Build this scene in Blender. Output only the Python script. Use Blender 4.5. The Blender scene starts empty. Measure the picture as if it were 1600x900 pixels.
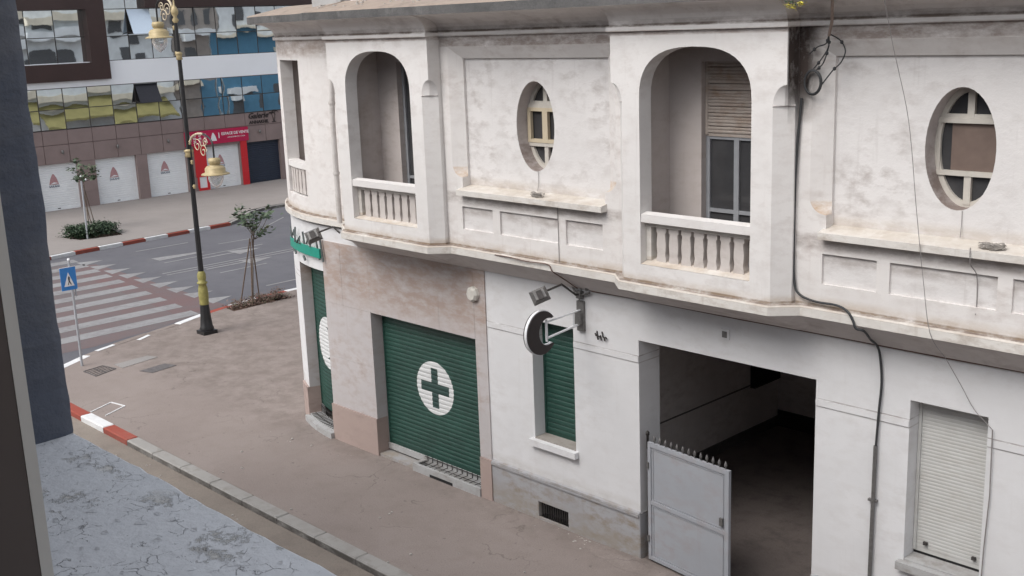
import bpy, math, random
from mathutils import Vector, Matrix, Euler
from mathutils.geometry import tessellate_polygon
random.seed(7)
SC = bpy.context.scene
COL = SC.collection
PI = math.pi

# ------------------------------------------------------------------ camera
cam_d = bpy.data.cameras.new('camera'); cam = bpy.data.objects.new('camera', cam_d); COL.objects.link(cam)
fw = Vector((-0.70462143, 0.67194056, -0.228045)); rt = Vector((0.69586445, 0.71723149, -0.03676499)); up = Vector((-0.13885716, 0.18459381, 0.97295622))
m = Matrix(((rt.x, up.x, -fw.x, 0), (rt.y, up.y, -fw.y, -12.5), (rt.z, up.z, -fw.z, 8.2), (0, 0, 0, 1)))
cam.matrix_world = m
cam_d.sensor_width = 36; cam_d.lens = 39.645; cam_d.clip_start = 0.05; cam_d.clip_end = 1500
SC.camera = cam
# ------------------------------------------------------------------ sky and sun (bright overcast)
SUN_EL, SUN_AZ = math.radians(50), math.radians(186)      # azimuth measured from +Y towards +X
w = bpy.data.worlds.new('World'); SC.world = w; w.use_nodes = True
nt = w.node_tree; nt.nodes.clear()
sky = nt.nodes.new('ShaderNodeTexSky'); sky.sky_type = 'NISHITA'; sky.sun_disc = False
sky.sun_elevation = SUN_EL; sky.sun_rotation = SUN_AZ; sky.air_density = 1.0; sky.dust_density = 4.0; sky.ozone_density = 1.0
hs = nt.nodes.new('ShaderNodeHueSaturation'); hs.inputs['Saturation'].default_value = 0.30
bg = nt.nodes.new('ShaderNodeBackground'); bg.inputs['Strength'].default_value = 0.15
wo = nt.nodes.new('ShaderNodeOutputWorld')
nt.links.new(sky.outputs[0], hs.inputs['Color']); nt.links.new(hs.outputs[0], bg.inputs['Color']); nt.links.new(bg.outputs[0], wo.inputs[0])
sd = bpy.data.lights.new('sun', 'SUN'); sd.energy = 0.65; sd.angle = math.radians(35); sd.color = (1, 0.965, 0.92)
so = bpy.data.objects.new('sun', sd); COL.objects.link(so)
sdir = Vector((math.sin(SUN_AZ) * math.cos(SUN_EL), math.cos(SUN_AZ) * math.cos(SUN_EL), math.sin(SUN_EL)))
so.rotation_euler = sdir.to_track_quat('Z', 'Y').to_euler()
SC.view_settings.view_transform = 'Standard'; SC.view_settings.look = 'None'; SC.view_settings.exposure = 0.6; SC.view_settings.gamma = 1.0
SC.render.engine = 'CYCLES'

# ------------------------------------------------------------------ materials
def newmat(name):
    mt = bpy.data.materials.new(name); mt.use_nodes = True
    n = mt.node_tree; n.nodes.clear()
    out = n.nodes.new('ShaderNodeOutputMaterial'); b = n.nodes.new('ShaderNodeBsdfPrincipled')
    n.links.new(b.outputs[0], out.inputs[0])
    return mt, n, b
def N(n, typ, **kw):
    o = n.nodes.new(typ)
    for k, v in kw.items():
        if hasattr(o, k): setattr(o, k, v)
        else: o.inputs[k].default_value = v
    return o
def rgba(c): return (c[0], c[1], c[2], 1)
def noise(n, vec, scale, detail=5, rough=0.6, stretch=None):
    if stretch:
        mp = N(n, 'ShaderNodeMapping'); mp.inputs['Scale'].default_value = stretch
        n.links.new(vec, mp.inputs[0]); vec = mp.outputs[0]
    t = N(n, 'ShaderNodeTexNoise'); t.inputs['Scale'].default_value = scale; t.inputs['Detail'].default_value = detail; t.inputs['Roughness'].default_value = rough
    n.links.new(vec, t.inputs['Vector']); return t.outputs['Fac']
def ramp(n, fac, a, b, c0=0.0, c1=1.0):
    r = N(n, 'ShaderNodeMapRange'); r.inputs['From Min'].default_value = a; r.inputs['From Max'].default_value = b
    r.inputs['To Min'].default_value = c0; r.inputs['To Max'].default_value = c1
    n.links.new(fac, r.inputs['Value']); return r.outputs[0]
def mth(n, op, a, b=None):
    r = N(n, 'ShaderNodeMath', operation=op)
    for i, v in enumerate((a, b)):
        if v is None: continue
        if isinstance(v, (int, float)): r.inputs[i].default_value = v
        else: n.links.new(v, r.inputs[i])
    return r.outputs[0]
def mix(n, fac, a, b, blend='MIX'):
    r = N(n, 'ShaderNodeMix', data_type='RGBA', blend_type=blend)
    if isinstance(fac, (int, float)): r.inputs[0].default_value = fac
    else: n.links.new(fac, r.inputs[0])
    for i, v in ((6, a), (7, b)):
        if isinstance(v, tuple): r.inputs[i].default_value = rgba(v)
        else: n.links.new(v, r.inputs[i])
    return r.outputs[2]
def bump(n, b, h, strength, dist=0.02):
    bp = N(n, 'ShaderNodeBump'); bp.inputs['Strength'].default_value = strength; bp.inputs['Distance'].default_value = dist
    n.links.new(h, bp.inputs['Height']); n.links.new(bp.outputs[0], b.inputs['Normal'])
def pos(n): return N(n, 'ShaderNodeNewGeometry').outputs['Position']
def sep(n, v):
    s = N(n, 'ShaderNodeSeparateXYZ'); n.links.new(v, s.inputs[0]); return s.outputs
def band(n, z, lo, hi, soft):
    """1 inside lo..hi, falling to 0 over soft"""
    a = ramp(n, z, lo - soft, lo); b = ramp(n, z, hi + soft, hi)
    return mth(n, 'MULTIPLY', a, b)

def simple(name, col, rough=0.7, metal=0.0, var=0.12, scale=8.0, bmp=0.0, spec=0.5):
    mt, n, b = newmat(name); p = pos(n)
    f = noise(n, p, scale, 4)
    dark = tuple(c * (1 - var) for c in col); lite = tuple(min(1, c * (1 + var)) for c in col)
    n.links.new(mix(n, ramp(n, f, 0.3, 0.7), dark, lite), b.inputs['Base Color'])
    b.inputs['Roughness'].default_value = rough; b.inputs['Metallic'].default_value = metal
    b.inputs['Specular IOR Level'].default_value = spec
    if bmp: bump(n, b, noise(n, p, scale * 6, 3), bmp)
    return mt

def groundmat(name, a, b_, stain, patch, k=1.0, bmp=0.3, wear=None):
    mt, n, b = newmat(name); p = pos(n)
    f1 = noise(n, p, 0.35, 7, 0.6); f2 = noise(n, p, 2.2, 7, 0.68); f3 = noise(n, p, 45, 3)
    c = mix(n, ramp(n, f1, 0.32, 0.68), a, b_)
    c = mix(n, mth(n, 'MULTIPLY', ramp(n, f2, 0.48, 0.78), 0.55 * k), c, stain)
    c = mix(n, mth(n, 'MULTIPLY', ramp(n, noise(n, p, 0.9, 5, 0.7), 0.58, 0.72), 0.4 * k), c, patch)
    sp = noise(n, p, 26, 2); c = mix(n, mth(n, 'MULTIPLY', ramp(n, sp, 0.66, 0.72), 0.5), c, tuple(v * 0.6 for v in a))
    g = mix(n, ramp(n, f3, 0.25, 0.75), (0.84, 0.84, 0.84), (1.1, 1.1, 1.1))
    c = mix(n, 1.0, c, g, 'MULTIPLY')
    n.links.new(c, b.inputs['Base Color']); b.inputs['Roughness'].default_value = 0.92; b.inputs['Specular IOR Level'].default_value = 0.2
    bump(n, b, mth(n, 'ADD', f2, mth(n, 'MULTIPLY', f3, 0.5)), bmp, 0.015)
    return mt
def plaster(name, base, dirt=(0.26, 0.22, 0.195), amount=0.5, bands=(), bmp=0.25, low=None):
    """old limewash: blotchy tone, broad grey-brown dirt clouds, thin runs, fine roughness.
    bands = (z0, z1, softness, weight, colour): soot and rust that has collected on ledges and cornices; on kerbs, dirt plus painted street shade"""
    mt, n, b = newmat(name); p = pos(n); z = sep(n, p)[2]
    f1 = noise(n, p, 0.9, 6, 0.62); f2 = noise(n, p, 3.3, 6, 0.65, (1, 1, 1.9)); f3 = noise(n, p, 34, 3)
    runs = noise(n, p, 2.6, 5, 0.6, (3.2, 3.2, 0.22))
    c = mix(n, ramp(n, f1, 0.3, 0.72), tuple(v * 0.93 for v in base), tuple(min(1, v * 1.04) for v in base))
    d = mth(n, 'MULTIPLY', ramp(n, f2, 0.46, 0.70), ramp(n, f1, 0.34, 0.60))
    c = mix(n, mth(n, 'MULTIPLY', d, amount), c, dirt)
    c = mix(n, mth(n, 'MULTIPLY', ramp(n, runs, 0.60, 0.82), amount * 0.55), c, dirt)
    sp = noise(n, p, 60, 2); c = mix(n, mth(n, 'MULTIPLY', ramp(n, sp, 0.70, 0.76), amount * 0.5), c, tuple(v * 0.5 for v in dirt))
    for z0, z1, soft, wgt, col in bands:
        k = mth(n, 'MULTIPLY', band(n, z, z0, z1, soft), ramp(n, noise(n, p, 2.4, 7, 0.72, (1, 1, 2.5)), 0.32, 0.58))
        c = mix(n, mth(n, 'MULTIPLY', k, wgt), c, col)
    n.links.new(c, b.inputs['Base Color']); b.inputs['Roughness'].default_value = 0.9; b.inputs['Specular IOR Level'].default_value = 0.2
    h = mth(n, 'ADD', mth(n, 'MULTIPLY', f2, 0.7), mth(n, 'MULTIPLY', f3, 0.3))
    bump(n, b, h, bmp, 0.02)
    return mt

SOOT = (0.22, 0.185, 0.165); RUST = (0.42, 0.32, 0.22); GREY = (0.27, 0.26, 0.255)
M = {}
WALLC = (0.71, 0.685, 0.668)
M['upper'] = plaster('old white limewash', WALLC, (0.36, 0.295, 0.265), 0.50, ((7.89, 8.04, 0.02, 0.85, (0.26, 0.21, 0.185)), (5.40, 5.52, 0.06, 0.6, (0.26, 0.22, 0.20)), (4.655, 4.672, 0.012, 1.0, (0.14, 0.105, 0.085)), (4.62, 4.70, 0.10, 0.5, RUST)))
M['upperc'] = plaster('curved wall limewash', WALLC, (0.36, 0.295, 0.265), 0.45, ((7.80, 8.04, 0.12, 0.8, (0.36, 0.29, 0.25)), (4.655, 4.672, 0.012, 1.0, (0.14, 0.105, 0.085)), (4.62, 4.70, 0.10, 0.5, RUST)))
M['tongue'] = plaster('bevel end with rusty bloom', WALLC, (0.34, 0.275, 0.245), 0.5, ((5.60, 5.94, 0.03, 1.0, (0.50, 0.37, 0.26)),))
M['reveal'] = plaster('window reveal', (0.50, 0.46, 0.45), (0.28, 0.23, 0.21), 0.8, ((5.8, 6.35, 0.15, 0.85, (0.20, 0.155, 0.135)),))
M['panelw'] = plaster('weathered panel limewash', (0.70, 0.68, 0.67), (0.36, 0.32, 0.30), 0.75, ((5.6, 5.72, 0.10, 0.5, (0.42, 0.35, 0.28)), (5.22, 5.32, 0.08, 0.6, (0.32, 0.28, 0.26))), 0.5)
M['bay'] = plaster('bay limewash', (0.72, 0.70, 0.685), (0.36, 0.30, 0.27), 0.35, ((8.00, 8.045, 0.02, 0.7, (0.28, 0.21, 0.18)), (8.105, 8.12, 0.006, 1.0, SOOT), (4.655, 4.675, 0.012, 1.0, (0.15, 0.11, 0.09)), (4.62, 4.70, 0.08, 0.5, RUST)))
M['slab'] = plaster('slab edge limewash', (0.66, 0.635, 0.60), (0.34, 0.28, 0.23), 0.85, ((4.626, 4.66, 0.012, 0.6, (0.40, 0.33, 0.27)), (4.645, 4.66, 0.004, 0.9, (0.16, 0.12, 0.10)), (5.61, 5.67, 0.01, 0.5, (0.44, 0.38, 0.31)), (4.88, 4.98, 0.03, 0.6, (0.48, 0.39, 0.30))), 0.5)
M['balus'] = plaster('dusty baluster limewash', (0.56, 0.52, 0.495), (0.30, 0.25, 0.22), 0.6)
M['cove'] = plaster('cove limewash', (0.72, 0.685, 0.665), (0.32, 0.27, 0.245), 0.55, ((8.10, 8.13, 0.015, 1.0, (0.13, 0.10, 0.085)), (8.10, 8.17, 0.03, 0.6, SOOT)))
M['soffit'] = plaster('soffit limewash', (0.64, 0.605, 0.59), (0.28, 0.23, 0.21), 0.4)
M['ground'] = plaster('white painted ground floor wall', (0.685, 0.685, 0.695), (0.42, 0.385, 0.36), 0.30, ((3.287, 3.297, 0.005, 0.7, (0.22, 0.19, 0.18)), (3.18, 3.192, 0.005, 0.6, (0.30, 0.26, 0.24)), (0.78, 0.86, 0.10, 0.35, (0.45, 0.42, 0.39))), 0.15)
M['plinth'] = plaster('grey cement plinth', (0.36, 0.36, 0.375), (0.26, 0.215, 0.165), 1.0, ((0.0, 0.18, 0.30, 0.6, (0.29, 0.245, 0.19)), (0.742, 0.76, 0.01, 0.8, (0.16, 0.15, 0.14))), 0.4)
M['stone'] = plaster('pinkish grey stone veneer', (0.50, 0.472, 0.472), (0.37, 0.29, 0.255), 0.7, ((3.3, 4.2, 0.5, 0.65, (0.34, 0.24, 0.185)),), 0.25)
M['stonep'] = plaster('brown pink stone base', (0.40, 0.315, 0.285), (0.27, 0.21, 0.19), 0.7, (), 0.2)
M['eave'] = groundmat('mossy cement eave', (0.105, 0.105, 0.105), (0.155, 0.15, 0.148), (0.06, 0.06, 0.06), (0.28, 0.275, 0.27), 1.6, 1.0)
M['eavetop'] = plaster('dusty roof screed', (0.33, 0.27, 0.225), (0.19, 0.16, 0.14), 0.9, (), 0.8)
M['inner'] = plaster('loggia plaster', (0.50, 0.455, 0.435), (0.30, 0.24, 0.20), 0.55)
M['passage'] = plaster('passage plaster', (0.80, 0.755, 0.73), (0.50, 0.45, 0.42), 0.6)
M['cement'] = plaster('grey cement', (0.40, 0.40, 0.40), (0.24, 0.22, 0.20), 0.9, (), 0.4)
M['silltop'] = plaster('broken cement sill', (0.34, 0.315, 0.29), (0.16, 0.14, 0.12), 1.0, (), 1.0)
M['dark'] = simple('dark void', (0.012, 0.012, 0.013), 0.9)
M['darkglass'] = simple('dim window glass', (0.055, 0.055, 0.058), 0.15, 0, 0.2, 2)
M['curtain'] = simple('beige curtain behind glass', (0.17, 0.125, 0.105), 0.5, 0, 0.1, 6)
M['cream'] = simple('cream painted timber', (0.56, 0.48, 0.35), 0.5, 0, 0.06)
M['whitewood'] = simple('white painted timber', (0.55, 0.52, 0.47), 0.5, 0, 0.08)
M['greywood'] = simple('grey painted timber', (0.28, 0.29, 0.31), 0.5, 0, 0.08)
M['iron'] = simple('dull dark iron', (0.055, 0.05, 0.048), 0.6, 0.3, 0.25, 20)
M['steel'] = simple('weathered steel', (0.19, 0.185, 0.18), 0.5, 0.5, 0.2, 20)
M['gate'] = plaster('grey gate paint', (0.345, 0.36, 0.39), (0.30, 0.24, 0.215), 0.5, (), 0.06)
M['cable'] = simple('black cable', (0.035, 0.037, 0.04), 0.6)
M['cablegrey'] = simple('grey wire', (0.24, 0.225, 0.22), 0.6)
M['seam'] = simple('rusty wire', (0.13, 0.075, 0.06), 0.8)
M['hexwhite'] = simple('cream lamp glass', (0.62, 0.60, 0.55), 0.3)
M['lampblack'] = simple('black lamp post paint', (0.022, 0.022, 0.024), 0.35, 0.2, 0.2)
M['gold'] = simple('ochre gold lamp paint', (0.40, 0.32, 0.175), 0.5, 0.1, 0.12, 14)
M['goldpale'] = simple('pale gold lamp paint', (0.52, 0.44, 0.32), 0.5, 0.1, 0.1, 14)
M['olive'] = simple('olive gold post sleeve', (0.27, 0.245, 0.08), 0.55, 0.1, 0.15, 14)
M['signblue'] = simple('sign blue', (0.025, 0.20, 0.55), 0.35, 0, 0.04)
M['signwhite'] = simple('sign white', (0.80, 0.81, 0.83), 0.4, 0, 0.04)
M['polegrey'] = simple('galvanised pole', (0.42, 0.44, 0.47), 0.4, 0.3, 0.06)
M['mallpanel'] = simple('mauve brown cladding', (0.25, 0.19, 0.18), 0.5, 0, 0.10, 1.2)
M['joint'] = simple('cladding joint', (0.07, 0.055, 0.05), 0.8)
M['mallwhite'] = simple('white composite band', (0.90, 0.92, 0.95), 0.35, 0, 0.02, 0.5)
M['mallbrown'] = simple('dark brown composite', (0.048, 0.026, 0.024), 0.3, 0, 0.1, 1)
M['shutwhite'] = simple('white shutter enamel', (0.84, 0.86, 0.87), 0.45, 0, 0.04, 2)
M['shutnavy'] = simple('navy shutter enamel', (0.028, 0.038, 0.062), 0.45, 0, 0.1, 2)
M['red'] = simple('red composite', (0.58, 0.022, 0.03), 0.4, 0, 0.05, 2)
M['crimson'] = simple('crimson sign', (0.47, 0.012, 0.07), 0.4, 0, 0.05, 2)
M['logo'] = simple('faded red logo print', (0.46, 0.26, 0.27), 0.6, 0, 0.1, 9)
M['logotext'] = simple('grey blue print', (0.22, 0.25, 0.31), 0.6)
M['black'] = simple('black lettering', (0.025, 0.018, 0.018), 0.5)
M['white'] = simple('white lettering', (0.8, 0.8, 0.8), 0.5)
M['signgreen'] = simple('teal green sign band', (0.012, 0.27, 0.20), 0.4, 0, 0.06)
M['letter'] = simple('weathered grey lettering', (0.10, 0.12, 0.12), 0.6, 0.1, 0.3, 15)
M['frame'] = simple('off white window frame', (0.74, 0.71, 0.66), 0.4, 0, 0.05)
M['casing'] = simple('brown window casing', (0.12, 0.095, 0.085), 0.6, 0, 0.1, 3)
M['room'] = simple('dim room wall', (0.45, 0.40, 0.36), 0.8, 0, 0.1, 3)
M['pipewhite'] = plaster('painted pipe', (0.62, 0.59, 0.57), (0.3, 0.25, 0.22), 0.6)
M['pipebrown'] = simple('dusty brown pipe', (0.27, 0.21, 0.18), 0.8)
M['trunk'] = simple('grey brown bark', (0.13, 0.105, 0.085), 0.9, 0, 0.3, 18)
M['stake'] = simple('brown timber stake', (0.115, 0.08, 0.06), 0.9, 0, 0.25, 18)
M['soil'] = simple('dry soil', (0.12, 0.075, 0.055), 1.0, 0, 0.3, 12)
M['stonebit'] = simple('plaster rubble', (0.40, 0.375, 0.35), 0.9, 0, 0.2, 20)
M['yellow'] = simple('yellow flowers', (0.62, 0.55, 0.08), 0.7)
M['awning'] = simple('mustard awning', (0.25, 0.23, 0.095), 0.7, 0, 0.15, 1)
M['housewin'] = simple('dim house window', (0.09, 0.095, 0.105), 0.3)
M['houseblue'] = simple('bright blue render', (0.085, 0.22, 0.34), 0.8, 0, 0.1, 1)
M['housecream'] = simple('cream render', (0.66, 0.62, 0.52), 0.8, 0, 0.12, 1)
M['housewhite'] = simple('pale blue white render', (0.66, 0.70, 0.73), 0.8, 0, 0.12, 1)
M['housegrey'] = simple('grey render', (0.30, 0.27, 0.25), 0.8, 0, 0.15, 1)

def leafmat(name, a, b_, c_):
    mt, n, b = newmat(name)
    oi = N(n, 'ShaderNodeNewGeometry'); r = oi.outputs['Random Per Island']
    c = mix(n, r, a, b_); c = mix(n, ramp(n, r, 0.86, 0.9), c, c_)
    n.links.new(c, b.inputs['Base Color']); b.inputs['Roughness'].default_value = 0.55
    try: b.inputs['Transmission Weight'].default_value = 0.0
    except Exception: pass
    return mt
M['leaf'] = leafmat('sapling leaves', (0.04, 0.07, 0.04), (0.095, 0.13, 0.07), (0.14, 0.16, 0.10))
M['shrub'] = leafmat('dark shrub leaves', (0.012, 0.03, 0.014), (0.035, 0.065, 0.028), (0.06, 0.09, 0.045))
M['dry'] = leafmat('dry reddish ground plants', (0.10, 0.055, 0.045), (0.19, 0.12, 0.09), (0.10, 0.12, 0.06))

def slatgreen(name, cx=None, cz=None, rx=0.5, rz=0.5, emblem=None):
    mt, n, b = newmat(name); p = pos(n); s = sep(n, p)
    f = noise(n, p, 1.8, 6); f2 = noise(n, p, 9, 4, 0.6, (1, 1, 4))
    c = mix(n, ramp(n, f, 0.3, 0.7), (0.010, 0.044, 0.033), (0.018, 0.070, 0.053))
    c = mix(n, mth(n, 'MULTIPLY', ramp(n, f2, 0.5, 0.8), 0.35), c, (0.07, 0.13, 0.12))
    if emblem:
        dx = mth(n, 'DIVIDE', mth(n, 'SUBTRACT', s[0], cx), rx); dz = mth(n, 'DIVIDE', mth(n, 'SUBTRACT', s[2], cz), rz)
        rr = mth(n, 'ADD', mth(n, 'MULTIPLY', dx, dx), mth(n, 'MULTIPLY', dz, dz))
        disc = mth(n, 'LESS_THAN', rr, 1.0)
        if emblem == 'cross':
            ax = mth(n, 'ABSOLUTE', dx); az = mth(n, 'ABSOLUTE', dz)
            v = mth(n, 'MULTIPLY', mth(n, 'LESS_THAN', ax, 0.18), mth(n, 'LESS_THAN', az, 0.75))
            h = mth(n, 'MULTIPLY', mth(n, 'LESS_THAN', ax, 0.76), mth(n, 'LESS_THAN', az, 0.19))
            inner = mth(n, 'MAXIMUM', v, h)
        else:
            zz = mth(n, 'MULTIPLY', dz, dz)
            r1 = mth(n, 'ADD', mth(n, 'POWER', mth(n, 'ADD', dx, 0.0), 2), zz); r2 = mth(n, 'ADD', mth(n, 'POWER', mth(n, 'ADD', dx, 0.27), 2), zz)
            inner = mth(n, 'MULTIPLY', mth(n, 'LESS_THAN', r1, 0.38), mth(n, 'GREATER_THAN', r2, 0.38))
        m_ = mth(n, 'MULTIPLY', disc, mth(n, 'SUBTRACT', 1.0, inner))
        c = mix(n, m_, c, (0.62, 0.63, 0.63))
        c = mix(n, mth(n, 'MULTIPLY', mth(n, 'MULTIPLY', disc, inner), 0.8), c, (0.02, 0.05, 0.045))
    n.links.new(c, b.inputs['Base Color']); b.inputs['Roughness'].default_value = 0.5
    return mt
M['shutplain'] = slatgreen('green shutter enamel')
M['shutcross'] = slatgreen('green shutter enamel with cross', -15.535, 1.645, 0.525, 0.515, 'cross')
M['shutmoon'] = slatgreen('green shutter enamel with crescent', -19.06, 1.86, 0.50, 0.56, 'moon')
M['slatbeige'] = plaster('aged beige shutter', (0.40, 0.35, 0.315), (0.24, 0.15, 0.09), 0.7, (), 0.1)
M['slatwhite'] = plaster('off white shutter', (0.53, 0.53, 0.515), (0.42, 0.40, 0.37), 0.5, (), 0.1)

def foot_grime(mt):
    n = mt.node_tree; b = [x for x in n.nodes if x.type == 'BSDF_PRINCIPLED'][0]; src = b.inputs['Base Color'].links[0].from_socket
    p = pos(n); s_ = sep(n, p)
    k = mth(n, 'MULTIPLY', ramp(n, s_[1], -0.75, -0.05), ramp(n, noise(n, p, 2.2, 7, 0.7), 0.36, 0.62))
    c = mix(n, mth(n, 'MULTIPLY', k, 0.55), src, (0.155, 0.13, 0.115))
    v = N(n, 'ShaderNodeTexVoronoi', feature='DISTANCE_TO_EDGE'); v.inputs['Scale'].default_value = 0.42
    nv = N(n, 'ShaderNodeTexNoise'); nv.inputs['Scale'].default_value = 1.6; nv.inputs['Detail'].default_value = 7; n.links.new(p, nv.inputs['Vector'])
    sc = N(n, 'ShaderNodeVectorMath', operation='SCALE'); sc.inputs['Scale'].default_value = 1.3; n.links.new(nv.outputs['Color'], sc.inputs[0])
    ad = N(n, 'ShaderNodeVectorMath', operation='ADD'); n.links.new(p, ad.inputs[0]); n.links.new(sc.outputs[0], ad.inputs[1]); n.links.new(ad.outputs[0], v.inputs['Vector'])
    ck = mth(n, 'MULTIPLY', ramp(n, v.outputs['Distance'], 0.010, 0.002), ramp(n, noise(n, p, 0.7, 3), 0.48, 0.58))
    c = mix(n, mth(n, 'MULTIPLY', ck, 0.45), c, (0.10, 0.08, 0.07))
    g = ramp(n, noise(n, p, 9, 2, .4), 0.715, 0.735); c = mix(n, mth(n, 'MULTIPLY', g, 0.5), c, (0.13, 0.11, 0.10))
    n.links.new(c, b.inputs['Base Color']); return mt
M['pavement'] = groundmat('dusty pavement', (0.25, 0.211, 0.194), (0.29, 0.249, 0.23), (0.215, 0.178, 0.158), (0.31, 0.27, 0.248), 0.9)
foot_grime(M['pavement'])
M['farpave'] = groundmat('far pavement', (0.262, 0.24, 0.228), (0.30, 0.275, 0.262), (0.22, 0.20, 0.19), (0.32, 0.295, 0.28), 0.6)
M['asphalt'] = groundmat('asphalt', (0.115, 0.115, 0.13), (0.145, 0.145, 0.16), (0.095, 0.093, 0.10), (0.17, 0.165, 0.17), 0.8)
M['sideroad'] = groundmat('dusty side road', (0.225, 0.195, 0.17), (0.275, 0.24, 0.207), (0.17, 0.14, 0.125), (0.33, 0.285, 0.235), 1.2, 0.6)
M['redroad'] = groundmat('worn red road paint', (0.165, 0.118, 0.118), (0.15, 0.135, 0.138), (0.135, 0.13, 0.137), (0.155, 0.145, 0.15), 1.4)
M['redband'] = groundmat('faded red road paint', (0.172, 0.108, 0.108), (0.15, 0.122, 0.124), (0.14, 0.13, 0.137), (0.16, 0.12, 0.125), 1.5)
M['kerbgrey_'] = groundmat('grey kerb stone plain', (0.27, 0.265, 0.26), (0.33, 0.325, 0.315), (0.20, 0.19, 0.18), (0.36, 0.33, 0.29), 1.0, 0.6)
M['kerbgrey'] = plaster('grey kerb stone', (0.33, 0.32, 0.305), (0.22, 0.20, 0.18), 0.8, ((-0.3, -0.035, 0.015, 1.0, (0.10, 0.095, 0.09)), (-0.3, -0.035, 0.015, 0.6, (0.12, 0.11, 0.10))), 0.5)  # low bands darken the kerb front: splash dirt plus street shade painted in
M['kerbred'] = plaster('red kerb paint', (0.31, 0.075, 0.055), (0.26, 0.20, 0.17), 0.45, ((-0.3, -0.03, 0.03, 0.5, (0.17, 0.06, 0.05)),), 0.3)  # darker red front: dirt and painted shade together
M['kerbwhite'] = plaster('white kerb paint', (0.70, 0.71, 0.72), (0.36, 0.32, 0.28), 0.45, ((-0.3, -0.03, 0.03, 0.35, (0.36, 0.35, 0.34)),), 0.3)  # front greyed by dirt and by shade put into the colour
M['land'] = groundmat('bare ground', (0.24, 0.20, 0.165), (0.28, 0.24, 0.2), (0.2, 0.17, 0.14), (0.3, 0.26, 0.22))
M['iron2'] = simple('drain iron', (0.13, 0.12, 0.12), 0.7, 0.2, 0.3, 10)
M['cover'] = groundmat('cement cover', (0.24, 0.23, 0.225), (0.30, 0.285, 0.275), (0.2, 0.19, 0.18), (0.33, 0.31, 0.30))

def roadpaint():
    mt, n, b = newmat('worn road paint'); p = pos(n)
    f = noise(n, p, 5, 8, 0.75); g = noise(n, p, 0.5, 3)
    k = ramp(n, mth(n, 'ADD', f, mth(n, 'MULTIPLY', g, 0.5)), 0.66, 0.95)
    n.links.new(mix(n, mth(n, 'MULTIPLY', k, 0.75), (0.26, 0.26, 0.265), (0.16, 0.15, 0.155)), b.inputs['Base Color']); b.inputs['Roughness'].default_value = 0.85
    return mt
M['roadpaint'] = roadpaint()

def ledgemat():
    """pale blue paint flaking off in plates: edges of the plates lift, bare patches show beige cement"""
    mt, n, b = newmat('flaking pale blue paint'); p = pos(n)
    wp = noise(n, p, 7, 4)
    mp = N(n, 'ShaderNodeVectorMath', operation='ADD')
    nv = N(n, 'ShaderNodeTexNoise'); nv.inputs['Scale'].default_value = 9; nv.inputs['Detail'].default_value = 6; n.links.new(p, nv.inputs['Vector'])
    sc = N(n, 'ShaderNodeVectorMath', operation='SCALE'); sc.inputs['Scale'].default_value = 0.11; n.links.new(nv.outputs['Color'], sc.inputs[0])
    n.links.new(p, mp.inputs[0]); n.links.new(sc.outputs[0], mp.inputs[1])
    vo = N(n, 'ShaderNodeTexVoronoi', feature='DISTANCE_TO_EDGE'); vo.inputs['Scale'].default_value = 26; n.links.new(mp.outputs[0], vo.inputs['Vector'])
    gate = mth(n, 'MULTIPLY', ramp(n, noise(n, p, 11, 5, 0.75), 0.52, 0.66), 0.55)
    crack = mth(n, 'MULTIPLY', ramp(n, vo.outputs['Distance'], 0.030, 0.008), gate)
    bare = mth(n, 'MULTIPLY', ramp(n, noise(n, p, 4.2, 8, 0.75), 0.55, 0.60), ramp(n, noise(n, p, 2.0, 3), 0.44, 0.52))
    tone = mix(n, ramp(n, noise(n, p, 3, 7, 0.7), 0.3, 0.7), (0.69, 0.705, 0.725), (0.82, 0.83, 0.845))
    c = mix(n, mth(n, 'MULTIPLY', bare, 0.6), tone, (0.68, 0.64, 0.56))
    c = mix(n, mth(n, 'MULTIPLY', crack, 0.85), c, (0.09, 0.09, 0.09))
    n.links.new(c, b.inputs['Base Color']); b.inputs['Roughness'].default_value = 0.75
    h = mth(n, 'SUBTRACT', mth(n, 'MULTIPLY', noise(n, p, 16, 4, 0.6), 0.5), mth(n, 'ADD', mth(n, 'MULTIPLY', bare, 0.35), mth(n, 'MULTIPLY', crack, 0.8)))
    bump(n, b, h, 0.9, 0.016)
    return mt
M['ledge'] = ledgemat()
M['pillar'] = plaster('rough slate blue render', (0.105, 0.118, 0.15), (0.17, 0.175, 0.19), 0.5, (), 1.0)

def glassmat():
    mt, n, b = newmat('mirror glazing'); p = pos(n)
    b.inputs['Base Color'].default_value = (0.74, 0.77, 0.78, 1); b.inputs['Metallic'].default_value = 1.0; b.inputs['Roughness'].default_value = 0.02
    bump(n, b, noise(n, p, 1.6, 2, 0.4), 0.05, 0.02)
    return mt
M['mirror'] = glassmat()
M['mirrordark'] = simple('tilted dark pane', (0.03, 0.03, 0.038), 0.3)
def clearglass():
    mt, n, b = newmat('lamp glass'); b.inputs['Base Color'].default_value = (0.9, 0.92, 0.92, 1); b.inputs['Roughness'].default_value = 0.12
    b.inputs['Transmission Weight'].default_value = 0.75; b.inputs['IOR'].default_value = 1.25
    return mt
M['lampglass'] = clearglass()

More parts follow.
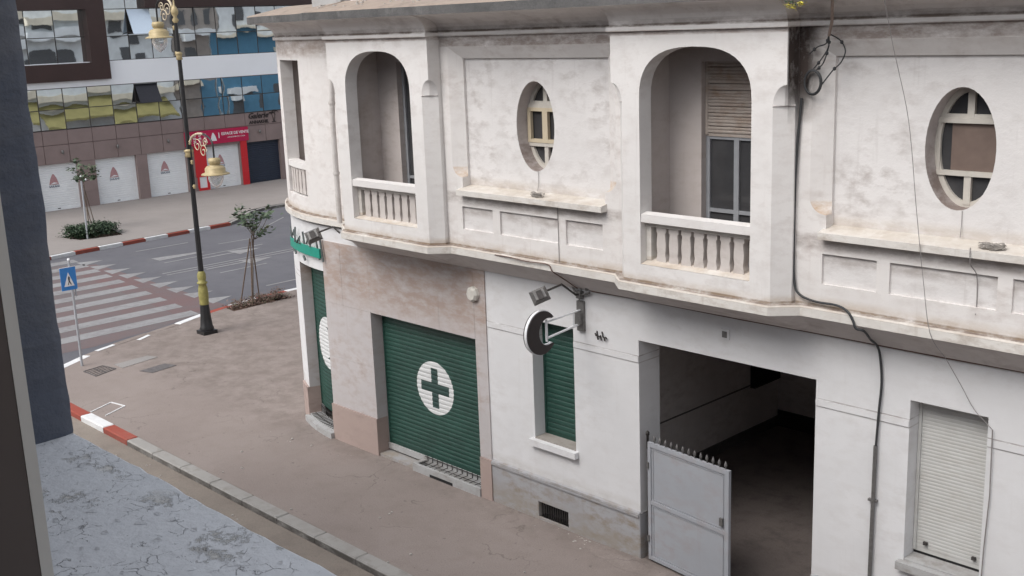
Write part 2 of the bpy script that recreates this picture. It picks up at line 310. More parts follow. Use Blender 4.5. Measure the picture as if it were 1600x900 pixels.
# ------------------------------------------------------------------ mesh building
ORG = {}
class MB:
    def __init__(s): s.v = []; s.f = []; s.sm = []
    def add(s, vs, fs, smooth=False):
        k = len(s.v); s.v += [tuple(v) for v in vs]
        for f in fs: s.f.append(tuple(i + k for i in f)); s.sm.append(smooth)
        return s
    def box(s, x0, x1, y0, y1, z0, z1):
        x0, x1 = sorted((x0, x1)); y0, y1 = sorted((y0, y1)); z0, z1 = sorted((z0, z1))
        vs = [(x, y, z) for z in (z0, z1) for y in (y0, y1) for x in (x0, x1)]
        return s.add(vs, [(0, 2, 3, 1), (4, 5, 7, 6), (0, 1, 5, 4), (2, 6, 7, 3), (0, 4, 6, 2), (1, 3, 7, 5)])
    def prism(s, pts, z0, z1):
        """horizontal outline (counter-clockwise) extruded z0..z1"""
        n = len(pts); vs = [(p[0], p[1], z0) for p in pts] + [(p[0], p[1], z1) for p in pts]
        fs = [(i, (i + 1) % n, n + (i + 1) % n, n + i) for i in range(n)]
        tr = tessellate_polygon([[Vector((p[0], p[1], 0)) for p in pts]])
        fs += [(n + a, n + b_, n + c) for a, b_, c in tr] + [(c, b_, a) for a, b_, c in tr]
        return s.add(vs, fs)
    def plate(s, outer, holes, fn):
        """flat sheet with holes; 2-D loops mapped through fn(a, b)"""
        loops = [[Vector((a, b_, 0)) for a, b_ in outer]] + [[Vector((a, b_, 0)) for a, b_ in h] for h in holes]
        pts = [p for l in loops for p in l]
        return s.add([fn(p.x, p.y) for p in pts], [tuple(t) for t in tessellate_polygon(loops)])
    def bridge(s, A, B, closed=True, smooth=False):
        n = len(A); fs = [(i, (i + 1) % n, n + (i + 1) % n, n + i) for i in range(n if closed else n - 1)]
        return s.add(list(A) + list(B), fs, smooth)
    def tube(s, path, r, k=6, cap=True):
        P = [Vector(p) for p in path]; n = len(P); rr = r if isinstance(r, (list, tuple)) else [r] * n
        vs = []; u = None
        for i in range(n):
            t = (P[min(i + 1, n - 1)] - P[max(i - 1, 0)])
            if t.length < 1e-9: t = Vector((0, 0, 1))
            t.normalize()
            if u is None: u = t.orthogonal().normalized()
            else:
                u = (u - t * u.dot(t))
                u = u.normalized() if u.length > 1e-6 else t.orthogonal().normalized()
            w_ = t.cross(u)
            for j in range(k):
                a = 2 * PI * j / k; vs.append(P[i] + (u * math.cos(a) + w_ * math.sin(a)) * rr[i])
        fs = [(i * k + j, i * k + (j + 1) % k, (i + 1) * k + (j + 1) % k, (i + 1) * k + j) for i in range(n - 1) for j in range(k)]
        s.add(vs, fs, k > 4)
        if cap: s.add(vs[:k], [tuple(range(k))[::-1]]); s.add(vs[-k:], [tuple(range(k))])
        return s
    def lathe(s, prof, c, k=20, axis='z', smooth=True):
        vs = []
        for r, h in prof:
            for j in range(k):
                a = 2 * PI * j / k
                if axis == 'z': vs.append((c[0] + r * math.cos(a), c[1] + r * math.sin(a), c[2] + h))
                elif axis == 'y': vs.append((c[0] + r * math.cos(a), c[1] + h, c[2] + r * math.sin(a)))
                else: vs.append((c[0] + h, c[1] + r * math.cos(a), c[2] + r * math.sin(a)))
        n = len(prof)
        fs = [(i * k + j, i * k + (j + 1) % k, (i + 1) * k + (j + 1) % k, (i + 1) * k + j) for i in range(n - 1) for j in range(k)]
        s.add(vs, fs, smooth)
        return s
    def mesh(s, name, mat, org=(0, 0, 0)):
        me = bpy.data.meshes.new(name); o = org
        me.from_pydata([(v[0] - o[0], v[1] - o[1], v[2] - o[2]) for v in s.v], [], s.f)
        me.polygons.foreach_set('use_smooth', s.sm); me.materials.append(M[mat] if isinstance(mat, str) else mat)
        me.update(); return me
    def build(s, name, mat, parent=None, **props):
        org = ORG[parent] if parent else (0, 0, 0)
        o = bpy.data.objects.new(name, s.mesh(name, mat, org)); COL.objects.link(o)
        if parent: o.parent = parent
        ORG[o] = org
        for k, v in props.items(): o[k] = v
        return o
def thing(name, loc, label, cat, group=None):
    o = bpy.data.objects.new(name, None); COL.objects.link(o); o.location = loc; ORG[o] = tuple(loc)
    o['label'] = label; o['category'] = cat
    if group: o['group'] = group
    return o
def solo(mb, name, mat, label, cat, group=None, kind=None):
    """a thing that is one mesh: origin at its base"""
    xs = [v[0] for v in mb.v]; ys = [v[1] for v in mb.v]; zs = [v[2] for v in mb.v]
    org = ((min(xs) + max(xs)) / 2, (min(ys) + max(ys)) / 2, min(zs))
    o = bpy.data.objects.new(name, mb.mesh(name, mat, org)); COL.objects.link(o); o.location = org; ORG[o] = org
    if label: o['label'] = label
    if cat: o['category'] = cat
    if group: o['group'] = group
    if kind: o['kind'] = kind
    return o
def inst(name, me, parent, loc, rotz=0, rot=None):
    o = bpy.data.objects.new(name, me); COL.objects.link(o); o.parent = parent; g = ORG[parent]
    o.location = (loc[0] - g[0], loc[1] - g[1], loc[2] - g[2])
    if rot: o.rotation_euler = rot
    else: o.rotation_euler = (0, 0, rotz)
    ORG[o] = tuple(loc); return o
def struct(mb, name, mat, parent=None):
    o = mb.build(name, mat, parent)
    if not parent: o['kind'] = 'structure'
    return o
def rect(a0, a1, b0, b1): return [(a0, b0), (a1, b0), (a1, b1), (a0, b1)]
def text_mesh(txt, size, mat, extrude=0.01, shear=0.0, bold=0.0):
    cu = bpy.data.curves.new('txt', 'FONT'); cu.body = txt; cu.size = size; cu.extrude = extrude; cu.shear = shear; cu.offset = bold
    cu.align_x = 'CENTER'; cu.align_y = 'CENTER'; cu.resolution_u = 2
    ob = bpy.data.objects.new('txt', cu); COL.objects.link(ob)
    me = bpy.data.meshes.new_from_object(ob); bpy.data.objects.remove(ob); bpy.data.curves.remove(cu)
    me.materials.clear(); me.materials.append(M[mat]); return me

# ------------------------------------------------------------------ ground, roads, pavements
RZ = -0.13
g = MB().add([(-700, -700, -0.20), (700, -700, -0.20), (700, 700, -0.20), (-700, 700, -0.20)], [(0, 1, 2, 3)]); struct(g, 'ground', 'land')
g = MB().add([(-50, -60, RZ), (-22, -60, RZ), (-22, 90, RZ), (-50, 90, RZ)], [(0, 1, 2, 3)]); struct(g, 'road', 'asphalt')
g = MB().add([(-29.2, -14, RZ + .004), (14, -14, RZ + .004), (14, -2.9, RZ + .004), (-27.0, -2.9, RZ + .004)], [(0, 1, 2, 3)]); struct(g, 'side_road', 'sideroad')

kerb_pts = [(14, -3.05), (-20.6, -3.0), (-23.6, -2.98), (-24.9, -2.98), (-26.2, -2.95), (-27.6, -2.55), (-28.55, -1.62), (-29.15, -0.45), (-29.6, 0.7), (-30.0, 2.2), (-30.6, 3.7), (-31.0, 5.2), (-31.15, 7.0), (-31.2, 60)]
kp = [Vector((x, y)) for x, y in kerb_pts]
inner = []
for i, p in enumerate(kp):
    t = (kp[min(i + 1, len(kp) - 1)] - kp[max(i - 1, 0)]).normalized(); nrm = Vector((t.y, -t.x))   # towards pavement side
    inner.append(p + nrm * 0.25)
poly = [(p.x, p.y) for p in inner][::-1]
poly = [(14, 0.6)] + [(-17, 0.6), (-19.5, 1.2), (-22.3, 6), (-22.5, 60)] + poly
g = MB(); g.plate(poly, [[(-30.72, 4.45), (-29.95, 4.35), (-30.1, 6.45), (-30.92, 6.5)]], lambda a, b_: (a, b_, 0.0)); pav = struct(g, 'pavement', 'pavement')
def along(path, d):
    for i in range(len(path) - 1):
        L = (path[i + 1] - path[i]).length
        if d <= L: return path[i] + (path[i + 1] - path[i]) * (d / L)
        d -= L
    return path[-1]
def kerb(name, path, width, colors, start, step, zt=0.004, n=60, skip=()):
    k = MB().box(path[0].x, path[0].x + .01, path[0].y, path[0].y + .01, -0.3, -0.25)
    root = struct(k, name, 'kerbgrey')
    d = start
    for i in range(n):
        a = along(path, d + 0.008); b_ = along(path, d + step - 0.008)
        if (b_ - a).length < 0.05: break
        t = (b_ - a).normalized(); nr = Vector((t.y, -t.x)) * width
        col = colors(i, (a + b_) / 2)
        dz = random.uniform(-0.006, 0.006); z0 = zt + dz
        if col is not None:
            m_ = MB(); e = 0.018
            q = [a, b_, b_ + nr, a + nr]
            lo = [(p.x, p.y, RZ - 0.05) for p in q]; mid_ = [(p.x, p.y, z0 - e) for p in q]
            c = sum(q, Vector((0, 0))) / 4
            top = [(p.x + (c.x - p.x) * 0.03, p.y + (c.y - p.y) * 0.03, z0) for p in q]
            top[0] = tuple(Vector(top[0][:2]) + nr.normalized() * e) + (z0,); top[1] = tuple(Vector(top[1][:2]) + nr.normalized() * e) + (z0,)
            m_.bridge(lo, mid_); m_.bridge(mid_, top); m_.add(top, [(0, 1, 2, 3)])
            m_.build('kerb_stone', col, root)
        d += step
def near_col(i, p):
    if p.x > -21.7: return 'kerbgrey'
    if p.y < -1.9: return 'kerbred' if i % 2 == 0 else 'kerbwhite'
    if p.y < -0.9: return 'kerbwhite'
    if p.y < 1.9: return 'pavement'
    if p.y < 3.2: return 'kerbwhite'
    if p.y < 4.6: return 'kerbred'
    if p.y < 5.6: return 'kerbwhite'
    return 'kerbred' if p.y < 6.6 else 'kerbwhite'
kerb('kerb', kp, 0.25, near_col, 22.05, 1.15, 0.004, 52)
farp = [Vector(p) for p in [(-43.6, -30), (-43.75, 3.35), (-44.15, 5.5), (-44.5, 8.6), (-44.9, 12.9)]]
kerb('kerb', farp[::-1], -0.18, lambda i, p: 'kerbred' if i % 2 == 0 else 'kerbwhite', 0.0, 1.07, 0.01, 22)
farq = [Vector(p) for p in [(-44.9, 12.92), (-45.3, 13.5), (-47.1, 15.3), (-47.5, 16.6), (-47.6, 50)]]
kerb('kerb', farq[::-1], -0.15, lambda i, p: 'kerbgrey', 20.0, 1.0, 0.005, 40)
fp = [(p.x - 0.1, p.y) for p in farp] + [(p.x - 0.1, p.y + .02) for p in farq[1:]]
g = MB(); g.plate([(-56, -30)] + fp + [(-56, 50)], [[(-47.85, 6.5), (-46.4, 6.75), (-46.1, 8.5), (-47.6, 8.75)]], lambda a, b_: (a, b_, 0.0)); struct(g, 'far_pavement', 'farpave')
for nm, q in (('planting_bed', [(-30.72, 4.45), (-29.95, 4.35), (-30.1, 6.45), (-30.92, 6.5)]), ('planting_bed', [(-47.85, 6.5), (-46.4, 6.75), (-46.1, 8.5), (-47.6, 8.75)])):
    g = MB().add([(x, y, -0.05) for x, y in q], [(0, 1, 2, 3)]); g.bridge([(x, y, -0.05) for x, y in q], [(x, y, -0.002) for x, y in q]); struct(g, nm, 'soil')
# markings
def sheet(name, quads, mat, z, parent=None):
    g_ = MB()
    for q in quads: g_.add([(x, y, z) for x, y in q], [tuple(range(len(q)))])
    return struct(g_, name, mat, parent)
sheet('red_crossing_paint', [[(-42.3, -6), (-30.4, -6), (-30.0, 0), (-30.4, 2), (-31.4, 4.9), (-41.4, 5.1), (-42.3, 4.0)]], 'redroad', RZ + .004)
mk = RZ + .008
sheet('red_crossing_paint', [[(-41.4, 4.0), (-31.3, 3.2), (-31.4, 4.9), (-41.4, 5.15)]], 'redband', RZ + .006)
mroot = struct(MB().add([(-43, -6, RZ + .001), (-42.9, -6, RZ + .001), (-42.9, -5.9, RZ + .001)], [(0, 1, 2)]), 'road_markings', 'roadpaint')
for i in range(10):
    xc = -31.3 - 1.27 * i; yr = 3.75 + 0.13 * i
    sheet('crossing_stripe', [[(xc - .31, -4.5), (xc + .31, -4.5), (xc + .31, yr), (xc - .31, yr + .05)]], 'roadpaint', mk, mroot)
for i in range(9):
    xc = -32.3 - 1.2 * i
    sheet('give_way_triangle', [[(xc - .42, 4.78), (xc + .42, 4.72), (xc - .05, 5.68)]], 'roadpaint', mk, mroot)
def line(x0, y0, x1, y1, w_=0.11): return [(x0 - w_ / 2, y0), (x0 + w_ / 2, y0), (x1 + w_ / 2, y1), (x1 - w_ / 2, y1)]
for a in ((-37.55, 5.9, -38.1, 60), (-37.2, 5.9, -37.75, 60)): sheet('centre_line', [line(*a)], 'roadpaint', mk, mroot)
for a in ((-39.35, 6.9, -39.5, 11.3), (-35.92, 7.3, -36.0, 9.3), (-32.7, 7.2, -32.75, 11.5), (-42.5, 7.3, -42.5, 9.6), (-41.1, 10.2, -41.0, 12.2), (-36.1, 12, -36.3, 16), (-44.0, 13.0, -44.0, 13.6), (-43.0, 13.6, -44.6, 15.6)):
    sheet('lane_line', [line(*a)], 'roadpaint', mk, mroot)
for ax, ay in ((-38.9, 9.6), (-36.9, 8.9)):
    sheet('arrow_marking', [[(ax - .08, ay - 1.6), (ax + .08, ay - 1.6), (ax + .08, ay), (ax - .08, ay)], [(ax - .5, ay + .004), (ax + .5, ay + .004), (ax, ay + 1.2)]], 'roadpaint', mk + .001, mroot)
sheet('arrow_marking', [[(-40.6, 7.0), (-39.9, 7.0), (-40.0, 9.0), (-40.25, 8.9)]], 'roadpaint', mk + .001, mroot)

# ------------------------------------------------------------------ CORNER BUILDING
CB = thing('corner_building', (-9, 0, 0), 'two storey white corner building with arched loggias, oval windows and a green shuttered pharmacy', 'building')
CX, CY, R0 = -18.2, 4.7, 4.7
UQ = -18.2 - R0 * PI / 2
def F(u, z, d=0.0):
    """facade path: straight along x, round the corner, then up the avenue; d = depth into the wall"""
    if u >= CX: return (u, d, z)
    if u > UQ:
        th = (CX - u) / R0; r = R0 - d
        return (CX - r * math.sin(th), CY - r * math.cos(th), z)
    return (CX - R0 + d, CY + (UQ - u), z)
def grid_wall(mb, us, zs, holes, d0, d1, back=True, ends=True):
    us = sorted(us); zs = sorted(zs); nu, nz = len(us) - 1, len(zs) - 1
    def solid(i, j):
        if i < 0 or j < 0 or i >= nu or j >= nz: return False
        uc = (us[i] + us[i + 1]) / 2; zc = (zs[j] + zs[j + 1]) / 2
        return not any(h[0] < uc < h[1] and h[2] < zc < h[3] for h in holes)
    for i in range(nu):
        for j in range(nz):
            if not solid(i, j): continue
            a, b_, c, e = us[i], us[i + 1], zs[j], zs[j + 1]
            mb.add([F(a, c, d0), F(b_, c, d0), F(b_, e, d0), F(a, e, d0)], [(0, 1, 2, 3)])
            if back: mb.add([F(a, c, d1), F(b_, c, d1), F(b_, e, d1), F(a, e, d1)], [(3, 2, 1, 0)])
            if not solid(i - 1, j): mb.add([F(a, c, d0), F(a, e, d0), F(a, e, d1), F(a, c, d1)], [(0, 1, 2, 3)])
            if not solid(i + 1, j): mb.add([F(b_, c, d0), F(b_, e, d0), F(b_, e, d1), F(b_, c, d1)], [(3, 2, 1, 0)])
            if not solid(i, j - 1): mb.add([F(a, c, d0), F(b_, c, d0), F(b_, c, d1), F(a, c, d1)], [(3, 2, 1, 0)])
            if not solid(i, j + 1): mb.add([F(a, e, d0), F(b_, e, d0), F(b_, e, d1), F(a, e, d1)], [(0, 1, 2, 3)])
    return mb
def usplit(a, b_, extra=()):
    us = {a, b_}
    us |= {e for e in extra if a <= e <= b_}
    u = max(a, UQ)
    while u < min(b_, CX): us.add(round(u, 4)); u += 0.22
    if a < UQ: us.add(UQ)
    return sorted(us)
GATE = (-10.42, -7.43, -0.3, 3.54); WIN_R = (-6.13, -5.17, 1.43, 3.545); WIN_G = (-12.68, -11.75, 1.45, 3.49)
SHOP = (-17.04, -14.05, -0.3, 2.92); DOOR = (-19.88, -18.54, -0.3, 3.52); VENT = (-12.63, -11.93, 0.05, 0.33)
holes = [GATE, WIN_R, WIN_G, SHOP, DOOR, VENT]
hu = [h[0] for h in holes] + [h[1] for h in holes]; hz = [h[2] for h in holes] + [h[3] for h in holes]
mb = grid_wall(MB(), usplit(-32, -1.0, hu + [CX]), [-0.3, 4.45] + hz, holes, 0, 0.30)
gw = mb.build('ground_floor_wall', 'ground', CB)
# stone veneer round the pharmacy
def rim(h, e=0.003): return (h[0] + e, h[1] - e, h[2], h[3] - e)
SH2 = rim(SHOP); DR2 = rim(DOOR)
gz = 0.0035
def slab(u0, u1, z0, z1):
    mb = grid_wall(MB(), usplit(u0 + gz / 2, u1 - gz / 2, [CX]), [z0 + gz / 2, z1 - gz / 2], [], -0.022 + random.uniform(-.0015, .0015), -0.0005, False); mb.build('veneer_slab', 'stone', CB)
for u0, u1 in ((-18.535, -17.92), (-17.92, SH2[0])):
    for z0, z1 in ((0.763, 1.80), (1.80, SH2[3]), (SH2[3], 4.165)): slab(u0, u1, z0, z1)
for u0, u1 in ((SH2[0], -15.95), (-15.95, -15.0), (-15.0, SH2[1])): slab(u0, u1, SH2[3], 4.165)
for z0, z1 in ((0.763, 1.80), (1.80, SH2[3]), (SH2[3], 4.165)): slab(SH2[1], -13.76, z0, z1)
mb = MB(); mb.box(SH2[0] - .001, SH2[0], -0.0005, 0.235, 0.763, SH2[3]); mb.box(SH2[1], SH2[1] + .001, -0.0005, 0.235, 0.763, SH2[3]); mb.box(SH2[0], SH2[1], -0.0005, 0.235, SH2[3], SH2[3] + .001); mb.build('shop_reveal', 'stone', CB)
mb = grid_wall(MB(), usplit(-18.55, -17.0, [CX, SH2[0]]), [-0.05, 0.762], [(SH2[0] - .006, -16, -1, 4)], -0.05, 0.231, False)
mb.build('stone_base', 'stonep', CB)
MB().box(-14.045, -13.757, -0.05, 0.231, -0.05, 0.762).build('stone_base', 'stonep', CB)
# avenue-side jamb of the corner door
mb = grid_wall(MB(), usplit(-20.42, DR2[0], []), [-0.05, 0.75], [], -0.05, 0.235, False); mb.build('stone_base', 'stonep', CB)
mb = grid_wall(MB(), [DR2[0] - 0.002, DR2[0] + 0.001], [0.75, 3.517], [], 0.004, 0.235, False); mb.build('door_reveal', 'stone', CB)
# plinth, cap, string course
vh = [(VENT[0] + .004, VENT[1] - .004, VENT[2], VENT[3])]
for a, b_, hh in ((-13.752, -10.423, vh), (-7.427, -1.0, [])):
    mb = grid_wall(MB(), usplit(a, b_, [vh[0][0], vh[0][1]] if hh else []), [-0.25, VENT[2], VENT[3], 0.70], hh, -0.03, 0.2 if hh else 0.02, False); mb.build('plinth', 'plinth', CB)
    p = MB(); p.add([(a, -0.055, 0.70), (b_, -0.055, 0.70), (b_, -0.055, 0.745), (a, -0.055, 0.745), (a, -0.002, 0.70), (b_, -0.002, 0.70), (b_, -0.002, 0.785), (a, -0.002, 0.785)], [(0, 1, 2, 3), (3, 2, 6, 7), (0, 4, 5, 1), (0, 3, 7, 4), (1, 5, 6, 2)]); p.build('plinth_cap', 'plinth', CB)
MB().box(-10.42, -10.405, -0.03, 0.486, -0.2, 0.76).build('plinth', 'plinth', CB)
for a, b_ in ((-13.75, -12.685), (-11.745, -10.424), (-7.426, -6.135), (-5.165, -1.0)):
    MB().box(a, b_, -0.014, -0.001, 3.195, 3.285).build('string_course', 'ground', CB)
# vent grille
v = MB().box(-12.62, -11.94, 0.15, 0.16, 0.04, 0.34).build('vent', 'dark', CB)
for i in range(13):
    MB().box(-12.60 + i * 0.052, -12.585 + i * 0.052, 0.02, 0.03, 0.05, 0.33).build('bar', 'iron', v)
# gate passage
MB().box(-10.47, -10.42, 0.301, 0.49, -0.13, 3.9).build('gate_jamb', 'ground', CB); MB().box(-7.43, -7.13, 0.301, 0.49, -0.13, 3.9).build('gate_jamb', 'ground', CB)
mb = MB()
mb.add([(-12.1, 0.49, -0.1), (-12.1, 6.4, -0.1), (-12.1, 6.4, 4.0), (-12.1, 0.49, 4.0)], [(0, 1, 2, 3)])
mb.add([(-12.1, 6.4, -0.1), (-4.5, 6.4, -0.1), (-4.5, 6.4, 4.0), (-12.1, 6.4, 4.0)], [(0, 1, 2, 3)])
mb.add([(-4.5, 0.49, -0.1), (-4.5, 6.4, -0.1), (-4.5, 6.4, 4.0), (-4.5, 0.49, 4.0)], [(3, 2, 1, 0)])
mb.add([(-12.1, 0.3, 3.6), (-4.5, 0.3, 3.6), (-4.5, 6.4, 3.6), (-12.1, 6.4, 3.6)], [(3, 2, 1, 0)])
mb.add([(-12.1, 0.49, -0.1), (-10.42, 0.49, -0.1), (-10.42, 0.49, 4.0), (-12.1, 0.49, 4.0)], [(3, 2, 1, 0)])
mb.add([(-7.43, 0.49, -0.1), (-4.5, 0.49, -0.1), (-4.5, 0.49, 4.0), (-7.43, 0.49, 4.0)], [(3, 2, 1, 0)])
mb.build('passage_wall', 'passage', CB)
MB().box(-12.098, -12.085, 0.5, 6.39, 1.10, 1.125).build('passage_rail', 'steel', CB); MB().box(-12.097, -12.08, 0.5, 6.39, 0, .22).build('skirting', 'steel', CB); MB().box(-12.08, -4.6, 6.37, 6.39, 0, .35).build('skirting', 'iron', CB)
M['pfloor'] = groundmat('oily passage floor', (0.16, 0.137, 0.128), (0.20, 0.17, 0.16), (0.06, 0.052, 0.05), (0.2, 0.17, 0.15), 1.2)
MB().add([(-12.1, 0.05, 0.006), (-4.5, 0.05, 0.006), (-4.5, 6.4, 0.006), (-12.1, 6.4, 0.006)], [(0, 1, 2, 3)]).build('passage_floor', M['pfloor'], CB)
mb = MB().box(-12.09, -11.99, 5.40, 6.30, 1.06, 1.70); solo(mb, 'meter_box', 'dark', 'black meter box on the dark wall inside the gateway', 'meter box')
# shutters built slat by slat
def shutter(name, u0, u1, z0, z1, d, pitch, mat, curved=False, depth=0.010, parent=None, frame_mat=None, label=None, jit=0.0):
    f = MB()
    for a, b_ in ((u0, u0 + 0.04), (u1 - 0.04, u1)):
        grid_wall(f, [a, b_], [z0, z1], [], d - 0.02, d + 0.03)
    grid_wall(f, usplit(u0, u1), [z0 - .02, z0 + 0.03], [], d + .001, d + 0.03)
    root = f.build(name, frame_mat or mat, parent or CB)
    if label: root['label'] = label
    n = int((z1 - z0) / pitch); us = usplit(u0 + 0.042, u1 - 0.042)
    prof = [(0.0, 0.0), (0.12, 0.6), (0.35, 1.0), (0.65, 1.0), (0.88, 0.6), (1.0, 0.0)]
    me = None
    for i in range(n):
        zb = z0 + 0.03 + i * (z1 - z0 - 0.03) / n; hgt = (z1 - z0 - 0.03) / n * 0.995
        if me is None:
            s_ = MB()
            for k in range(len(us) - 1):
                A = [F(us[k], q[0] * hgt, d - q[1] * depth) for q in prof]; B = [F(us[k + 1], q[0] * hgt, d - q[1] * depth) for q in prof]
                s_.bridge(B, A, False)
            c0 = F((u0 + u1) / 2, 0, d); me = s_.mesh('slat', mat, c0)
        inst('slat', me, root, (c0[0], c0[1] + random.uniform(-jit, jit) - (.0 if not jit else .004), zb + random.uniform(-jit, jit) * .8))
    return root
shutter('roller_shutter', SHOP[0] + .02, SHOP[1] - .02, 0.22, 2.93, 0.25, 0.085, 'shutcross', jit=0.0018)
shutter('roller_shutter', DOOR[0] + .02, DOOR[1] - .02, 0.36, 3.54, 0.25, 0.085, 'shutmoon')
shutter('roller_shutter', WIN_G[0] + .004, WIN_G[1] - .004, 1.47, 3.50, 0.26, 0.085, 'shutplain')
rs = shutter('roller_shutter', WIN_R[0] + .004, WIN_R[1] - .004, 1.50, 3.56, 0.25, 0.046, 'slatwhite', depth=0.004)
for x in (-5.98, -5.36): MB().box(x, x + 0.05, 0.20, 0.235, 1.60, 1.64).build('handle', 'iron', rs)
MB().box(WIN_R[0] + .003, WIN_R[1] - .003, 0.26, 0.29, 1.40, 1.50).build('window_gap', 'dark', CB)
for h in (WIN_G, WIN_R):
    s_ = MB().box(h[0] - .06, h[1] + .06, -0.10, -0.001, h[2] - 0.115, h[2] - 0.01); s_.build('window_sill', 'ground' if h is WIN_G else 'cement', CB)
    MB().box(h[0] + .002, h[1] - .002, -0.002, 0.27, h[2] - 0.03, h[2] + 0.012).build('sill_top', 'silltop' if h is WIN_G else 'cement', CB)
# raised frame round right-hand window
for q in ((WIN_R[0] - .07, WIN_R[0] - .003, 1.43, 3.61), (WIN_R[1] + .003, WIN_R[1] + .07, 1.43, 3.61), (WIN_R[0] - .003, WIN_R[1] + .003, 3.55, 3.61)):
    pass
# shop thresholds with grilles
MB().box(-17.03, -15.95, -0.02, 0.245, -0.05, 0.06).build('threshold', 'plinth', CB)
th = MB(); th.box(-17.03, -14.06, 0.20, 0.245, 0.10, 0.215); th.box(-15.94, -14.06, 0.19, 0.199, -0.05, 0.20); th.build('threshold', 'cement', CB)
tb = MB(); tb.box(-15.95, -14.055, -0.075, -0.02, -0.05, 0.155); tb.box(-15.949, -15.86, -0.019, 0.19, -0.05, 0.155); tb.box(-15.85, -14.06, -0.018, 0.189, -0.05, 0.03); tb.build('light_well', 'cement', CB)
gr = MB(); 
for i in range(13): x = -15.80 + i * 0.14; gr.box(x, x + 0.009, -0.02, 0.235, 0.150, 0.160)
gr.box(-15.86, -14.06, 0.08, 0.092, 0.143, 0.1495)
for i in range(13): x = -15.80 + i * 0.14; gr.box(x, x + 0.009, 0.176, 0.188, 0.161, 0.26)
gr.box(-15.86, -14.06, 0.160, 0.175, 0.235, 0.245)
gr.build('well_grille', 'iron', CB)
MB().box(-15.45, -14.80, -0.079, -0.0755, 0.0, 0.055).build('well_slot', 'dark', CB)
cp = grid_wall(MB(), usplit(-19.95, -18.54), [-0.05, 0.12], [], -0.13, 0.05, False); cp2 = grid_wall(cp, usplit(-19.875, -18.55), [0.121, 0.16], [], -0.03, 0.24, True); cp.build('threshold', 'cement', CB)
gr = MB()
for i in range(14):
    u = -19.78 + i * 0.092; a = F(u, 0.17, -0.02); b_ = F(u, 0.17, 0.2); gr.tube([a, b_, F(u, 0.36, 0.215)], 0.008, 4)
gr.tube([F(u, 0.30, 0.21) for u in (-19.85, -19.4, -19, -18.58)], 0.008, 4); gr.tube([F(u, 0.175, 0.08) for u in (-19.85, -19.4, -19, -18.58)], 0.008, 4); gr.build('well_grille', 'iron', CB)

# --- balcony slab ring and coved soffit
def ringpts(r): return [(CX - r * math.sin(t), CY - r * math.cos(t)) for t in [PI / 2 * k / 22 for k in range(23)]][::-1]
out = [(CX - 4.8, 12.7)] + ringpts(4.80) + [(-17.42, -0.10), (-17.36, -0.32), (-17.05, -0.50), (-16.75, -0.77), (-14.31, -0.77), (-14.01, -0.50), (-10.44, -0.50), (-10.135, -0.77), (-7.69, -0.77), (-7.39, -0.50), (-1.0, -0.50), (-1.0, 0.25)]
back = [(-18.2, 0.25)] + [(CX - 4.4 * math.sin(t), CY - 4.4 * math.cos(t)) for t in [PI / 2 * k / 10 for k in range(1, 11)]] + [(CX - 4.4, 12.7)]
MB().prism(out + back, 4.515, 4.625).build('balcony_slab', 'slab', CB)
o2 = [(x, y) for x, y in out]
def inset(pts, e):  # shift the outer edge inwards a little for the rounded top lip
    r = []
    for i, (x, y) in enumerate(pts):
        a = Vector(pts[max(i - 1, 0)]); b_ = Vector(pts[min(i + 1, len(pts) - 1)]); t = (b_ - a).normalized(); r.append((x - t.y * e, y + t.x * e))
    return r
lip = inset(out[:-1], 0.03)
mb = MB(); mb.bridge([(x, y, 4.6255) for x, y in out[:-1]], [(x, y, 4.648) for x, y in lip], False); mb.bridge([(x, y, 4.648) for x, y in lip], [(x, y, 4.655) for x, y in inset(out[:-1], 0.2)], False); mb.build('slab_lip', 'slab', CB)
cov = MB()
so_ = [(-17.30, -0.40), (-17.05, -0.49), (-16.75, -0.76), (-14.31, -0.76), (-14.01, -0.49), (-10.44, -0.49), (-10.135, -0.76), (-7.69, -0.76), (-7.39, -0.49), (-1.0, -0.49)]
si_ = [(x, -0.004) for x, y in so_]
top_ = [(x, y, 4.514) for x, y in so_]; mid_ = [(x, y * 0.45, 4.33) for x, y in so_]; bot_ = [(x, -0.024, 4.168) for x, y in so_]
cov.bridge(bot_, mid_, False); cov.bridge(mid_, top_, False); cov.build('soffit', 'soffit', CB)

# --- upper floor, main plane with oval-window panels
YW, YP, YB = -0.42, -0.25, -0.69
def ell(cx, cz, a, b_, n=40): return [(cx + a * math.cos(2 * PI * k / n), cz + b_ * math.sin(2 * PI * k / n)) for k in range(n)]
def panel_outline(c, outer):
    """loop of the recessed field: bevelled head and sides, the bevels ending in round tongues above the ledge"""
    hx = 1.535
    ho = hx + 0.23 if outer else hx; zt = 7.875 if outer else 7.69
    pts = [(c - hx, 5.55)]
    k = 10
    left = []
    if outer:
        for i in range(k + 1):
            a = i / k; left.append((c - hx - 0.23 * math.sin(a * PI / 2), 5.80 + 0.20 * (1 - math.cos(a * PI / 2))))
    else:
        left = [(c - hx, 5.80 + 0.20 * i / k) for i in range(k + 1)]
    pts += left + [(c - ho, zt), (c + ho, zt)]
    pts += [(2 * c - x, z) for x, z in left[::-1]] + [(c + hx, 5.55)]
    return pts
